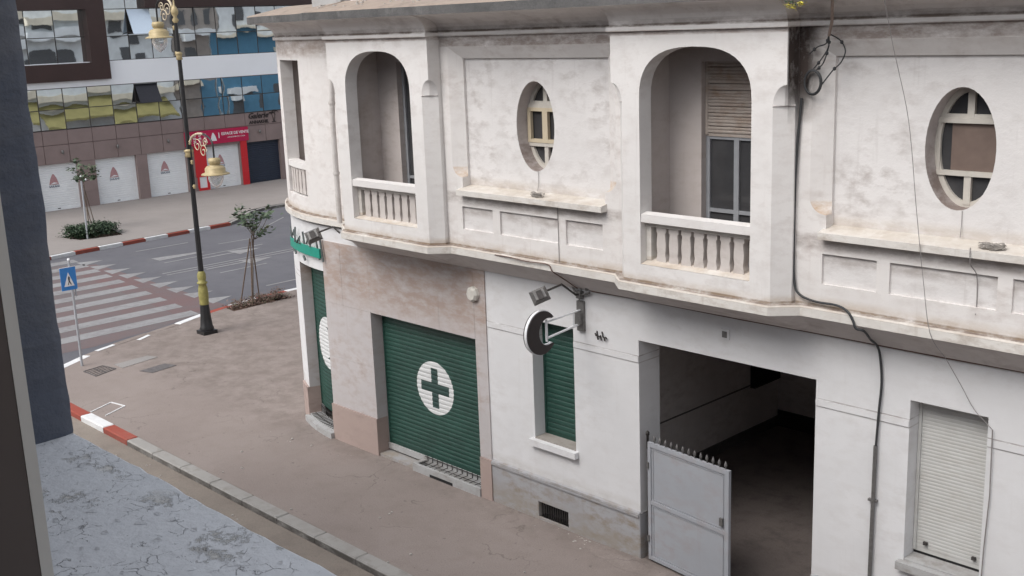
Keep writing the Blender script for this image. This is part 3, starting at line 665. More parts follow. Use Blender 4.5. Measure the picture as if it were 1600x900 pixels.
def upper_section(c, x0, x1):
    fY = lambda Y: (lambda a, b_: (a, Y, b_))
    po, pi_ = panel_outline(c, True), panel_outline(c, False)
    small = [rect(c - 1.575, c - 0.85, 4.94, 5.32), rect(c - 0.685, c + 0.58, 4.94, 5.32), rect(c + 0.745, c + 1.48, 4.94, 5.32)]
    mb = MB(); mb.plate(rect(x0, x1, 4.62, 8.12), [po] + small, fY(YW))
    A_, B_ = [(a, YW, b_) for a, b_ in po], [(a, YP - .045, b_) for a, b_ in pi_]; nn = len(A_); tongues = []; mb.bridge(B_, [(x_, YP, z_) for x_, y_, z_ in B_], False)
    for i0, i1, sm in ((0, 1, False), (1, 11, True), (11, nn - 12, False), (nn - 12, nn - 2, True), (nn - 2, nn - 1, False)): 
        if sm: tongues.append(MB().bridge(A_[i0:i1 + 1], B_[i0:i1 + 1], False, True))
        else: mb.bridge(A_[i0:i1 + 1], B_[i0:i1 + 1], False, sm)
    for s_ in small: mb.bridge([(a, YW, b_) for a, b_ in s_], [(a, YW + .035, b_) for a, b_ in s_])
    wl = mb.build('upper_wall', 'upper', CB)
    for q_ in tongues: q_.build('bevel_end', 'tongue', wl)
    for s_ in small:
        MB().add([(a, YW + .0352, b_) for a, b_ in s_], [(0, 1, 2, 3)]).build('small_panel', 'panelw', CB)
    e = ell(c + 0.0, 6.66, 0.405, 0.685)
    mb = MB(); mb.plate(rect(c - 1.56, c + 1.56, 5.5, 7.72), [e], fY(YP + .0005)); mb.build('wall_panel', 'panelw', CB)
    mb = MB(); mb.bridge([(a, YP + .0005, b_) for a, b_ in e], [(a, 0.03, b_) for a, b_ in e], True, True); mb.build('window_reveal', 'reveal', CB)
    # ledge
    L = MB(); a, b_ = c - 1.57, c + 1.57
    L.add([(a, -0.55, 5.52), (b_, -0.55, 5.52), (b_, -0.55, 5.605), (a, -0.55, 5.605), (a, -0.245, 5.52), (b_, -0.245, 5.52), (b_, -0.245, 5.66), (a, -0.245, 5.66)],
          [(0, 1, 2, 3), (3, 2, 6, 7), (0, 4, 5, 1), (0, 3, 7, 4), (1, 5, 6, 2)]); L.build('ledge', 'slab', CB)
    return e
def oval_window(c, cream):
    n = 40; yf = -0.01
    e0 = ell(c, 6.66, 0.41, 0.69); e1 = ell(c, 6.66, 0.345, 0.62)
    f = MB(); f.bridge([(a, yf, b_) for a, b_ in e0], [(a, yf, b_) for a, b_ in e1], True); f.bridge([(a, yf, b_) for a, b_ in e1], [(a, yf + .05, b_) for a, b_ in e1], True)
    for z in (6.955, 6.36):                                   # transoms
        f.box(c - 0.385, c + 0.385, yf - .02, yf + .04, z - .028, z + .028)
    f.box(c - 0.04, c + 0.04, yf - .008, yf + .04, 6.984, 7.31); f.box(c - 0.04, c + 0.04, yf - .008, yf + .04, 6.01, 6.331)
    f.box(c - 0.33, c + 0.33, yf - .006, yf + .03, 6.984, 7.03)
    root = f.build('oval_window', 'whitewood', CB)
    g_ = MB(); g_.add([(c, yf + .045, 6.66)] + [(a, yf + .045, b_) for a, b_ in ell(c, 6.66, 0.40, 0.68)], [(0, k + 1, (k + 1) % n + 1) for k in range(n)]); g_.build('pane', 'darkglass', root)
    if cream:
        s_ = MB()
        for a, b_ in ((-0.375, -0.31), (-0.055, 0.055), (0.31, 0.375)): s_.box(c + a, c + b_, yf - .03, yf + .03, 6.39, 6.927)
        for z in (6.39, 6.872): s_.box(c - 0.31, c - .055, yf - .028, yf + .028, z, z + .055); s_.box(c + .055, c + .31, yf - .028, yf + .028, z, z + .055)
        s_.build('sash', 'cream', root)
    else:
        MB().box(c - 0.22, c + 0.375, yf + .03, yf + .04, 6.39, 6.927).build('curtain', 'curtain', root)
        MB().box(c - 0.37, c - 0.335, yf - .01, yf + .03, 6.39, 6.927).build('sash', 'whitewood', root)
cM, cR = -12.2, -5.57
upper_section(cM, -14.20, -10.22); upper_section(cR, -7.56, -3.55)
oval_window(cM, True); oval_window(cR, False)
MB().box(-3.55, -1.0, YW, YW + .1, 4.62, 8.12).build('upper_wall', 'upper', CB)
# string under the cove
for a, b_, y in ((-14.14, -10.29, YW), (-7.505, -1.0, YW)):
    MB().box(a, b_, y - .05, y - .001, 8.045, 8.115).build('cornice_string', 'bay', CB)
# --- bays with loggias
bal_prof = [(0.080, 0.0), (0.080, 0.06), (0.074, 0.075), (0.067, 0.12), (0.075, 0.20), (0.078, 0.27), (0.072, 0.35), (0.066, 0.41), (0.068, 0.44), (0.082, 0.45), (0.082, 0.53)]
bal_me = None
def baluster_mesh():
    mb = MB(); P = []
    for r, h in bal_prof: P.append([(-r, -0.055, h), (r, -0.055, h), (r, 0.065, h), (-r, 0.065, h)])
    for i in range(len(P) - 1): mb.bridge(P[i], P[i + 1])
    return mb.mesh('baluster', 'balus')
bal_me = baluster_mesh()
def arch(c, hw=0.89, z0=4.90, zs=7.15, rise=0.685, n=22, ex=2.55):
    pts = [(c - hw, z0)]
    for k in range(n + 1):
        t = PI - PI * k / n; ct, st = math.cos(t), math.sin(t)
        pts.append((c + hw * math.copysign(abs(ct) ** (2 / ex), ct), zs + rise * abs(st) ** (2 / ex)))
    pts.append((c + hw, z0)); return pts
def bay(c, has_blind, left_free):
    fY = lambda Y: (lambda a, b_: (a, Y, b_))
    W, Wc = 1.385, 1.195; k = 7
    R_ = [(c + Wc + 0.19 * (1 - math.cos(i / k * PI / 2)) , 7.12 + 0.25 * math.sin(i / k * PI / 2)) for i in range(k + 1)]
    R_ = [(c + Wc, 4.62)] + R_ + [(c + W, 8.12)]
    L_ = [(2 * c - x, z) for x, z in R_]
    A = arch(c)
    mb = MB(); mb.plate(R_ + L_[::-1], [A], fY(YB))
    mb.bridge([(a, YB, b_) for a, b_ in A], [(a, YB + .25, b_) for a, b_ in A])
    for sgn in (1, -1):
        yb_ = -0.42 if (sgn == 1 or not left_free) else 0.0
        side = [(c + sgn * W, YB + (0.19 - 0.19 * (1 - math.cos(i / k * PI / 2))), 7.12 + 0.25 * math.sin(i / k * PI / 2)) for i in range(k + 1)]
        front = [(c + sgn * (Wc + 0.19 * (1 - math.cos(i / k * PI / 2))), YB, 7.12 + 0.25 * math.sin(i / k * PI / 2)) for i in range(k + 1)]
        # stop of the chamfer: a little half dome
        midp = []
        for i in range(k + 1):
            f_, s_ = Vector(front[i]), Vector(side[i]); q = (f_ + s_) / 2; corner = Vector((c + sgn * W, YB, q.z)); q = q + (corner - q) * 0.25; midp.append(tuple(q))
        mb.bridge(front, midp, False, True); mb.bridge(midp, side, False, True)
        mb.add([front[0], midp[0], side[0], (c + sgn * (Wc), YB, 7.12)], [(0, 1, 2)])
        # chamfer face (set back 12 mm under the stop)
        e = 0.012
        mb.add([(c + sgn * Wc, YB, 4.62), (c + sgn * W, YB + .19, 4.62), (c + sgn * W, YB + .19, 7.12), (c + sgn * Wc, YB, 7.12)], [(0, 1, 2, 3)])
        # return to the wall
        mb.add([(c + sgn * W, YB + .19, 4.62), (c + sgn * W, yb_, 4.62), (c + sgn * W, yb_, 7.12), (c + sgn * W, YB + .19, 7.12)], [(0, 1, 2, 3)])
        rim_ = side + [(c + sgn * W, YB, 8.12), (c + sgn * W, yb_, 8.12), (c + sgn * W, yb_, 7.12)]
        mb.plate([(p[1], p[2]) for p in rim_], [], lambda a, b_: (c + sgn * W, a, b_))
        s2 = MB().tube([(c + sgn * (Wc - .002), YB - .004, 7.115), (c + sgn * (W + .004), YB + .186, 7.115)], 0.012, 5); s2.build('chamfer_string', 'soffit', CB)
    root = mb.build('bay', 'bay', CB)
    s_ = MB(); s_.box(c - W - .03, c + W + .03, YB - .05, YB - .001, 8.045, 8.115); s_.box(c + W, c + W + .03, YB - .0009, YW - .051, 8.0455, 8.1145)
    s_.build('cornice_string', 'bay', root)
    # rail and base
    r_ = MB(); r_.box(c - .887, c + .887, YB + .012, YB + .25, 5.49, 5.60); r_.add([(c - .887, YB + .012, 5.6005), (c + .887, YB + .012, 5.6005), (c + .887, YB + .13, 5.625), (c - .887, YB + .13, 5.625), (c + .887, YB + .249, 5.6005), (c - .887, YB + .249, 5.6005)], [(0, 1, 2, 3), (3, 2, 4, 5)]); r_.build('rail', 'bay', root)
    r_ = MB(); r_.box(c - .886, c + .886, YB + .11, YB + .25, 5.42, 5.489); r_.box(c - .886, c - .80, YB + .12, YB + .249, 4.95, 5.419); r_.box(c + .80, c + .886, YB + .12, YB + .249, 4.95, 5.419)
    r_.add([(c - .887, YB + .004, 4.905), (c + .887, YB + .004, 4.905), (c + .887, YB + .25, 4.975), (c - .887, YB + .25, 4.975)], [(0, 1, 2, 3)]); r_.build('baluster_base', 'slab', root)
    for i in range(7): inst('baluster', bal_me, root, (c - 0.633 + i * 0.211, YB + .185, 4.94), 0).scale = (1, 1, 0.92)
    # loggia room
    q = MB(); ya, yb = YB + .25, 0.14; xs = 1.03
    q.add([(c - xs, ya, 4.66), (c - xs, yb, 4.66), (c - xs, yb, 7.90), (c - xs, ya, 7.90)], [(0, 1, 2, 3)])
    q.add([(c + xs, ya, 4.66), (c + xs, yb, 4.66), (c + xs, yb, 7.90), (c + xs, ya, 7.90)], [(3, 2, 1, 0)])
    q.add([(c - xs, ya, 7.90), (c + xs, ya, 7.90), (c + xs, yb, 7.90), (c - xs, yb, 7.90)], [(3, 2, 1, 0)])
    q.add([(c - xs, ya, 4.66), (c + xs, ya, 4.66), (c + xs, yb, 4.66), (c - xs, yb, 4.66)], [(0, 1, 2, 3)])
    dh = [(c - .48, 4.665), (c + .52, 4.665), (c + .52, 7.61), (c - .48, 7.61)]
    q.plate(rect(c - xs, c + xs, 4.66, 7.90), [dh], fY(yb)); q.bridge([(a, yb, b_) for a, b_ in dh], [(a, yb + .2, b_) for a, b_ in dh])
    q.plate([(c - 1.39, 4.66), (c + 1.39, 4.66), (c + 1.39, 8.1), (c - 1.39, 8.1)], [A], fY(ya)) 
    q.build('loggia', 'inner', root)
    d_ = MB()
    zt = 6.62 if has_blind else 7.6
    for x0, x1 in ((-.478, -.42), (-.02, .06), (.46, .518)): d_.box(c + x0, c + x1, 0.25, 0.30, 4.67, zt)
    d_.box(c - .42, c - .02, .255, .295, 4.67, 4.95); d_.box(c + .06, c + .46, .255, .295, 4.67, 4.95)
    for z in (5.55, zt - .06): d_.box(c - .42, c - .02, .255, .295, z, z + .05); d_.box(c + .06, c + .46, .255, .295, z, z + .05)
    dd = d_.build('balcony_door', 'greywood', CB)
    MB().box(c - .43, c - .015, .285, .292, 4.9, zt).build('pane', 'darkglass', dd); MB().box(c + .055, c + .47, .285, .292, 4.9, zt).build('pane', 'darkglass', dd)
    MB().add([(c - .478, .33, 4.66), (c + .518, .33, 4.66), (c + .518, .33, 7.61), (c - .478, .33, 7.61)], [(0, 1, 2, 3)]).build('door_recess', 'dark', CB)
    if has_blind:
        shutter('roller_blind', c - .475, c + .515, 6.62, 7.62, 0.24, 0.045, 'slatbeige', depth=0.012, jit=0.006)
bay(-8.90, True, False); bay(-15.53, False, True)

# --- curved upper wall with its own loggia
LG = (-20.15, -18.94, 4.97, 7.66)
mb = grid_wall(MB(), usplit(-32, -16.8, [LG[0], LG[1], CX]), [4.62, LG[2], LG[3], 8.12], [LG], -0.02, 0.23); mb.build('curved_upper_wall', 'upperc', CB)
mb = grid_wall(MB(), usplit(-32, -16.8), [8.045, 8.115], [], -0.07, -0.021); mb.build('cornice_string', 'bay', CB)
cl = MB(); grid_wall(cl, usplit(LG[0] + .003, LG[1] - .003), [5.52, 5.64], [], -0.005, 0.2, True)
cr_ = cl.build('curved_rail', 'bay', CB)
for i in range(6):
    u = LG[0] + 0.12 + i * 0.2; p = F(u, 5.0, 0.09); inst('baluster', bal_me, cr_, p, -(CX - u) / R0)
q = MB()
for u0 in (LG[0] - .12, LG[1] + .12):
    q.add([F(u0, 4.66, .23), F(u0, 7.8, .23), F(u0, 7.8, 1.0), F(u0, 4.66, 1.0)], [(0, 1, 2, 3)])
us = usplit(LG[0] - .12, LG[1] + .12)
for i in range(len(us) - 1):
    a, b_ = us[i], us[i + 1]
    q.add([F(a, 4.66, 1.0), F(b_, 4.66, 1.0), F(b_, 7.8, 1.0), F(a, 7.8, 1.0)], [(0, 1, 2, 3)]); q.add([F(a, 7.8, .23), F(b_, 7.8, .23), F(b_, 7.8, 1.0), F(a, 7.8, 1.0)], [(0, 1, 2, 3)]); q.add([F(a, 4.66, .23), F(b_, 4.66, .23), F(b_, 4.66, 1.0), F(a, 4.66, 1.0)], [(0, 1, 2, 3)])
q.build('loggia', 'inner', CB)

# --- coved cornice and eave
def cove(mb, P0, P1, n=6):
    """sweep a concave cove from the foot line P0 (z 8.115) to the head line P1 (z 8.385)"""
    rows = []
    for k in range(n + 1):
        a = k / n * PI / 2; s_, h = 1 - math.cos(a), math.sin(a)
        rows.append([(p[0] + (q_[0] - p[0]) * s_, p[1] + (q_[1] - p[1]) * s_, 8.112 + 0.275 * h) for p, q_ in zip(P0, P1)])
    for k in range(n): mb.bridge(rows[k], rows[k + 1], False, True)
YE = -1.08
mb = MB()
cove(mb, [(-14.16, YW - .01), (-10.27, YW - .01)], [(-14.16, YE + .04), (-10.27, YE + .04)])
cove(mb, [(-7.52, YW - .01), (-1.0, YW - .01)], [(-7.52, YE + .04), (-1.0, YE + .04)])
for c in (-8.90, -15.53):
    cove(mb, [(c - 1.385, YB - .01), (c + 1.385, YB - .01)], [(c - 1.385, YE + .03), (c + 1.385, YE + .03)])
    for sx in (-1.385, 1.385):
        x = c + sx; cur = [(YW - .01 + (YE + .04 - YW + .01) * (1 - math.cos(k / 6 * PI / 2)), 8.112 + .275 * math.sin(k / 6 * PI / 2)) for k in range(7)]
        cub = [(YB - .01 + (YE + .03 - YB + .01) * (1 - math.cos(k / 6 * PI / 2)), 8.112 + .275 * math.sin(k / 6 * PI / 2)) for k in range(7)]
        mb.add([(x, a, b_) for a, b_ in cur] + [(x, a, b_) for a, b_ in cub], [(k, k + 1, 8 + k, 7 + k) for k in range(6)])
th_ = [PI / 2 * k / 24 for k in range(25)]
f0 = [(CX - 4.73 * math.sin(t), CY - 4.73 * math.cos(t)) for t in th_][::-1] + [(-16.9, -0.03)]
f1 = [(CX - 5.2 * math.sin(t), CY - 5.2 * math.cos(t)) for t in th_][::-1] + [(-16.9, YE + .04)]
cove(mb, f0, f1)
mb.build('cove', 'cove', CB)
eo = [(CX - 5.26, 12.7)] + [(CX - 5.26 * math.sin(t), CY - 5.26 * math.cos(t)) for t in th_][::-1] + [(-17.6, -0.74), (-17.0, YE)]
N_ = 60
for k in range(1, N_): eo.append((-17.0 + 16 * k / N_, YE + random.uniform(-.008, .008)))
eo.append((-1.0, YE))
eb = [(-1.0, 1.2), (-17, 1.2)] + [(CX - 3.4 * math.sin(t), CY - 3.4 * math.cos(t)) for t in th_[::4]] + [(CX - 3.4, 12.7)]
MB().prism(eo + eb, 8.385, 8.515).build('eave', 'eave', CB)
mb = MB(); ei = inset(eo, 0.03); ej = inset(eo, 0.75)
jj = random.Random(3)
ei_ = [(x, y, 8.535 + jj.uniform(-.01, .012)) for x, y in ei]
mb.bridge([(x, y, 8.5155) for x, y in eo], ei_, False); mb.bridge(ei_, [(x, y, 8.70) for x, y in ej], False); mb.build('roof_edge', 'eavetop', CB)
rf = MB(); rf.plate([(x, y) for x, y in inset(eo, 0.74)] + [(-1, 12.7)], [], lambda a, b_: (a, b_, 8.68)); rf.build('roof', 'eavetop', CB)
mb = MB().box(-16.6, -15.65, -0.32, 0.4, 8.64, 9.3); solo(mb, 'roof_block', 'bay', 'white painted masonry block on the roof edge above the left loggia', 'block')
mb = MB().box(-18.1, -17.2, -0.1, 0.5, 8.62, 9.1); solo(mb, 'roof_block', 'cement', 'grey mossy cement block on the roof edge at the rounded corner', 'block')
# rubble line along the roof edge
mb = MB()
for k in range(70):
    x = random.uniform(-17, -9); y = random.uniform(-0.85, -0.4); s_ = random.uniform(.01, .03); z = 8.53 + (y + 1.05) * 0.24
    mb.box(x - s_, x + s_, y - s_, y + s_ * .6, z - .02, z + s_ * .8)
o = solo(mb, 'roof_rubble', 'stonebit', 'loose plaster crumbs lying along the roof edge', 'rubble'); o['kind'] = 'stuff'
# body of the building behind the facade
mb = MB(); mb.box(-16.5, -1.0, 6.6, 12.7, -0.1, 8.2); mb.box(-22.3, -16.5, 7.0, 12.7, 0, 8.2); mb.build('rear_wall', 'ground', CB)
MB().add([(-20, 0.34, 4.45), (-1, 0.34, 4.45), (-1, 6.6, 4.45), (-20, 6.6, 4.45)], [(0, 1, 2, 3)]).build('upper_floor', 'cement', CB)

# ------------------------------------------------------------------ things on the corner building
# downpipe
mb = MB(); px, py = -17.43, -0.30
mb.tube([(px + .10, py, 8.05), (px + .06, py, 7.3), (px, py, 6.6), (px, py, 4.66)], 0.052, 10)
for z in (6.9, 5.6): mb.lathe([(0.06, -0.03), (0.066, 0), (0.06, 0.03)], (px + (0.02 if z > 6 else 0), py, z), 12)
solo(mb, 'downpipe', 'pipewhite', 'white painted drainpipe in the corner left of the left loggia', 'drainpipe')
# crescent sign on its bracket
t = thing('crescent_sign', (-11.55, 0, 3.7), 'round black crescent pharmacy sign with white rim on a steel bracket beside the green window', 'sign')
cy_, cz_, Ra, Rb = -0.93, 3.665, 0.30, 0.335
def cres(ry, rz, off, ri, n=40):
    pts = []
    a0 = math.radians(38)
    for k in range(n + 1):
        a = a0 + (2 * PI - 2 * a0) * k / n; pts.append((cy_ + ry * math.cos(a), cz_ + rz * math.sin(a)))
    # inner arc back
    pA, pB = pts[-1], pts[0]
    for k in range(1, n):
        a = 2 * PI - math.radians(60) - (2 * PI - 2 * math.radians(60)) * k / n
        pts.append((cy_ + off + ri * math.cos(a) * ry / rz, cz_ + ri * math.sin(a)))
    return pts
def xprism(mb, pts, x0, x1):
    n = len(pts)
    tr = tessellate_polygon([[Vector((p[0], p[1], 0)) for p in pts]])
    vs = [(x0, a, b_) for a, b_ in pts] + [(x1, a, b_) for a, b_ in pts]
    mb.add(vs, [(a + n, b_ + n, c + n) for a, b_, c in tr] + [(c, b_, a) for a, b_, c in tr] + [(i, (i + 1) % n, n + (i + 1) % n, n + i) for i in range(n)])
    return mb
xprism(MB(), cres(0.325, 0.346, 0.13, 0.20), -11.57, -11.525).build('sign_rim', 'signwhite', t)
xprism(MB(), cres(0.314, 0.335, 0.13, 0.213), -11.60, -11.505).build('sign_face', 'black', t)
b_ = MB(); b_.tube([(-11.55, -0.80, 3.80), (-11.55, -0.03, 3.84)], 0.014, 6); b_.tube([(-11.55, -0.80, 3.55), (-11.55, -0.03, 3.62)], 0.018, 6); b_.tube([(-11.55, -0.2, 3.60), (-11.55, -0.2, 3.83)], 0.010, 6); b_.tube([(-11.55, -0.80, 3.50), (-11.55, -0.80, 3.84)], 0.02, 6)
b_.build('bracket', 'signwhite', t)
b_ = MB(); b_.box(-11.62, -11.48, -0.05, -0.001, 3.50, 3.98); b_.box(-11.60, -11.50, -0.12, -0.051, 3.62, 3.80); b_.tube([(-11.52, -.08, 3.98), (-11.50, -.12, 4.06), (-11.53, -.03, 4.2)], 0.012, 5); b_.build('wall_plate', 'steel', t)
# floodlights
def floodlight(arm, head, ryaw, tilt, label, s=1.0):
    t = thing('floodlight', arm[0], label, 'floodlight', 'floodlights on arms')
    MB().tube(arm, 0.018, 6).build('arm', 'iron', t)
    m_ = MB(); w_, h_, d_ = 0.17 * s, 0.14 * s, 0.045
    body = [(-w_, -d_, -h_), (w_, -d_, -h_), (w_, -d_, h_), (-w_, -d_, h_)]; bk = [(-w_ * .62, d_ * 1.6, -h_ * .6), (w_ * .62, d_ * 1.6, -h_ * .6), (w_ * .62, d_ * 1.6, h_ * .6), (-w_ * .62, d_ * 1.6, h_ * .6)]
    fl = [(-w_, 0, -h_), (w_, 0, -h_), (w_, 0, h_), (-w_, 0, h_)]
    m_.add(body, [(0, 1, 2, 3)]); m_.bridge(body, fl); m_.bridge([tuple(v) for v in fl], bk); m_.add(bk, [(3, 2, 1, 0)])
    me = m_.mesh('lamp_housing', 'steel'); hd = inst('lamp_housing', me, t, head, rot=Euler((tilt, .35, ryaw)))
    gm = MB().box(-w_ * .9, w_ * .9, -d_ - .006, -d_ - .001, -h_ * .9, h_ * .9).mesh('lamp_glass', 'darkglass'); g_ = inst('lamp_glass', gm, t, head, rot=Euler((tilt, .35, ryaw)))
    bx_ = MB().box(-w_ * .32, w_ * .32, d_ * 1.6, d_ * 2.6, -h_ * .75, h_ * .5).mesh('ballast_box', 'iron'); inst('ballast_box', bx_, t, head, rot=Euler((tilt, .35, ryaw)))
    return t
floodlight([(-11.55, -0.03, 4.08), (-11.55, -0.14, 4.10), (-11.55, -0.44, 4.32), (-11.55, -0.80, 4.28)], (-11.55, -0.92, 4.24), math.radians(-125), math.radians(28), 'square floodlight on a bent arm above the crescent sign', .78)
floodlight([(-17.28, -0.42, 4.50), (-17.38, -0.50, 4.62), (-17.62, -0.66, 4.52)], (-17.72, -0.72, 4.45), math.radians(-125), math.radians(28), 'square floodlight on an arm over the green lettering at the corner', .85)
mb = MB(); mb.lathe([(0.0, -0.09), (0.10, -0.09), (0.135, -0.055), (0.14, -0.02), (0.14, 0.0)], (-14.03, -0.022, 3.73), 8, 'y', False); solo(mb, 'bulkhead_lamp', 'hexwhite', 'cream octagonal wall lamp at the top right of the stone cladding', 'wall lamp')
# junction clutter near the bracket, small wall stub, vent cover
mb = MB(); mb.box(-11.62, -11.50, -0.06, -0.001, 4.02, 4.14); mb.tube([(-11.72, -.03, 4.2), (-11.6, -.05, 4.05), (-11.4, -.05, 4.12), (-11.33, -.06, 4.15)], 0.02, 5); mb.lathe([(0.0, 0), (.035, .01), (.03, .08), (0, .11)], (-11.38, -.06, 4.17), 7)
solo(mb, 'junction_box', 'steel', 'rusty junction clutter on the wall at the foot of the floodlight arm', 'junction box')
mb = MB()
for k in range(7): 
    x = -11.28 + k * .035; mb.tube([(x, -0.005, 3.50 + .05 * math.sin(k * 2)), (x + .05, -0.04, 3.45 + .03 * math.cos(k * 3))], 0.012, 4)
solo(mb, 'fixing_stub', 'iron', 'cut off wire ends left on the wall right of the crescent bracket', 'wire')
mb = MB(); mb.box(-8.925, -8.785, -0.03, -0.001, 3.84, 3.98); t = solo(mb, 'vent_cover', 'ground', 'small square air vent above the gateway', 'vent')
MB().box(-8.895, -8.815, -0.036, -0.0305, 3.865, 3.955).build('grille', 'steel', t)
# pharmacy lettering on the curve
t = thing('pharmacy_sign', F(-19.2, 4.0, -0.06), 'green band with grey arabic lettering over the corner pharmacy door', 'sign')
mb = MB(); us = usplit(-20.25, -18.52)
for i in range(len(us) - 1):
    z0a = 3.80; z1a = 3.99
    mb.add([F(us[i], z0a, -.09), F(us[i + 1], z0a, -.09), F(us[i + 1], z1a, -.09), F(us[i], z1a, -.09), F(us[i], z0a, -.05), F(us[i + 1], z0a, -.05), F(us[i + 1], z1a, -.05), F(us[i], z1a, -.05)], [(0, 1, 2, 3), (3, 2, 6, 7), (0, 4, 5, 1)])
mb.add([F(us[-1], 3.80, -.09), F(us[-1], 3.80, -.05), F(us[-1], 3.99, -.05), F(us[-1], 3.99, -.09)], [(0, 1, 2, 3)])
mb.build('green_band', 'signgreen', t)
def stroke(pts, r=0.03):
    return MB().tube([F(u, z, -0.115 if 3.8 < z < 4.0 else -0.07) for u, z in pts], r, 5)
for pts, r in (([(-18.50, 4.24), (-18.42, 3.74)], .03), ([(-18.66, 4.22), (-18.56, 3.76)], .03), ([(-20.2, 4.22), (-20.1, 4.0), (-20.1, 3.8)], .028), ([(-20.0, 4.06), (-19.86, 4.2), (-19.80, 4.0)], .026),
               ([(-19.72, 4.28), (-19.66, 3.98)], .028), ([(-19.55, 3.98), (-19.45, 4.12), (-19.36, 3.99)], .028), ([(-19.25, 4.25), (-19.2, 4.0)], .03), ([(-19.1, 4.02), (-18.98, 4.16), (-18.86, 4.12), (-18.84, 3.99)], .028),
               ([(-19.88, 3.78), (-19.82, 3.70)], .035), ([(-19.3, 3.74), (-19.22, 3.66)], .035), ([(-20.02, 3.78), (-19.96, 3.74)], .03)):
    stroke(pts, r * .72).build('letter_stroke', 'letter', t)
# cables
def cable(name, pts, r, mat, label): return solo(MB().tube(pts, r, 6), name, mat, label, 'cable')
def smooth(pts, n=6):
    P = [Vector(p) for p in pts]; out = []
    for i in range(len(P) - 1):
        p0, p1, p2, p3 = P[max(i - 1, 0)], P[i], P[i + 1], P[min(i + 2, len(P) - 1)]
        for k in range(n):
            s = k / n; out.append(0.5 * ((2 * p1) + (-p0 + p2) * s + (2 * p0 - 5 * p1 + 4 * p2 - p3) * s * s + (-p0 + 3 * p1 - 3 * p2 + p3) * s ** 3))
    out.append(P[-1]); return out
cable('power_cable', smooth([(-7.46, -.45, 7.20), (-7.50, -.46, 6.6), (-7.52, -.46, 6.0), (-7.52, -.46, 5.3), (-7.50, -.46, 4.92), (-7.42, -.47, 4.78), (-7.2, -.47, 4.72), (-6.9, -.48, 4.72), (-6.72, -.53, 4.68), (-6.64, -.535, 4.58), (-6.60, -.53, 4.49), (-6.53, -.46, 4.45), (-6.55, -.26, 4.30), (-6.55, -.09, 4.18), (-6.53, -.04, 4.03), (-6.50, -.035, 3.7), (-6.52, -.04, 3.3), (-6.54, -.04, 2.85)]), 0.016, 'cable', 'thick black cable running down the wall beside the right loggia and over the balcony slab')
mb = MB().tube([(-6.545, -.04, 2.86), (-6.56, -.04, 0.8)], 0.027, 6); mb.box(-6.62, -6.50, -.05, -.001, 2.1, 2.13); solo(mb, 'cable_conduit', 'steel', 'grey conduit carrying the black cable down to the pavement right of the gateway', 'conduit')
mb = MB()
ringc = (-7.30, -.47, 7.39)
mb.tube([(ringc[0] + .115 * math.cos(a), ringc[1], ringc[2] + .145 * math.sin(a)) for a in [2 * PI * k / 26 for k in range(27)]], 0.013, 6)
mb.tube([(ringc[0] + .105 * math.cos(a), ringc[1] - .01, ringc[2] + .135 * math.sin(a)) for a in [2 * PI * k / 26 for k in range(27)]], 0.011, 6)
solo(mb, 'cable_coil', 'cable', 'coil of black cable hanging on the wall right of the right loggia', 'cable coil')
mb = MB()
for pts in ([(-7.05, -.56, 7.95), (-7.12, -.5, 7.84), (-7.25, -.47, 7.80), (-7.36, -.46, 7.72)], [(-7.05, -.56, 7.95), (-7.1, -.48, 7.8), (-7.2, -.46, 7.66), (-7.3, -.46, 7.55)], [(-7.08, -.5, 7.82), (-7.17, -.46, 7.62), (-7.28, -.46, 7.52)],
            [(-7.04, -.56, 7.95), (-6.95, -.47, 7.87), (-6.89, -.46, 7.75), (-6.95, -.45, 7.62), (-7.05, -.45, 7.53), (-7.19, -.46, 7.36)]):
    P = smooth(pts); mb.tube(P, 0.008, 5)
    for q in (P[len(P) // 4], P[3 * len(P) // 4]): mb.lathe([(0, -.025), (.022, -.012), (.022, .012), (0, .025)], tuple(q), 6)
solo(mb, 'service_wires', 'cable', 'looped service wires with connectors above the cable coil', 'cable')
mb = MB().tube([(-6.70, -1.12, 8.44), (-6.80, -.93, 8.33), (-6.98, -.62, 8.09), (-7.05, -.56, 7.93)], 0.019, 6); solo(mb, 'service_pipe', 'pipebrown', 'brown service pipe coming over the eave above the looped wires', 'pipe')
cable('phone_wire', smooth([(-6.16, -1.10, 8.6), (-6.12, -.8, 7.8), (-6.00, -.62, 7.0), (-5.88, -.58, 6.0), (-5.76, -.58, 5.2), (-5.66, -.56, 4.6), (-5.58, -.3, 4.25), (-5.46, -.12, 3.9), (-5.32, -.05, 3.62), (-5.10, -.04, 3.42)]), 0.0042, 'cablegrey', 'thin grey wire hanging loose in front of the right oval window')
cable('phone_wire', [(-5.10, -.04, 3.42), (-5.09, -.03, 2.6), (-5.12, -.03, 1.9), (-5.13, -.03, 1.35)], 0.008, 'cablegrey', 'thin grey wire running down the right edge of the white shutter')
cable('wall_wire', [(-11.38, -.03, 4.185)] + [(-11.3 + k * 0.7, -.03, 4.172 + random.uniform(-.006, .006)) for k in range(15)], 0.009, 'seam', 'rusty wire stapled along the wall under the balcony soffit')
cable('lead_wire', smooth([(-12.95, -.50, 4.62), (-12.6, -.53, 4.63), (-12.2, -.53, 4.61), (-11.75, -.53, 4.62), (-11.66, -.52, 4.52), (-11.62, -.30, 4.36), (-11.58, -.06, 4.18)]), 0.009, 'seam', 'frayed black wire trailing along the balcony slab down to the floodlight')
for c, z1, lab in ((cM + .05, 5.68, 'left'), (cR + .07, 5.68, 'right')):
    cable('drip_wire', [(c, -.262, 5.98), (c + .005, -.27, 5.82), (c + .01, -.30, z1)], 0.004, 'cablegrey', 'short wire hanging from the %s oval window to its ledge' % lab)
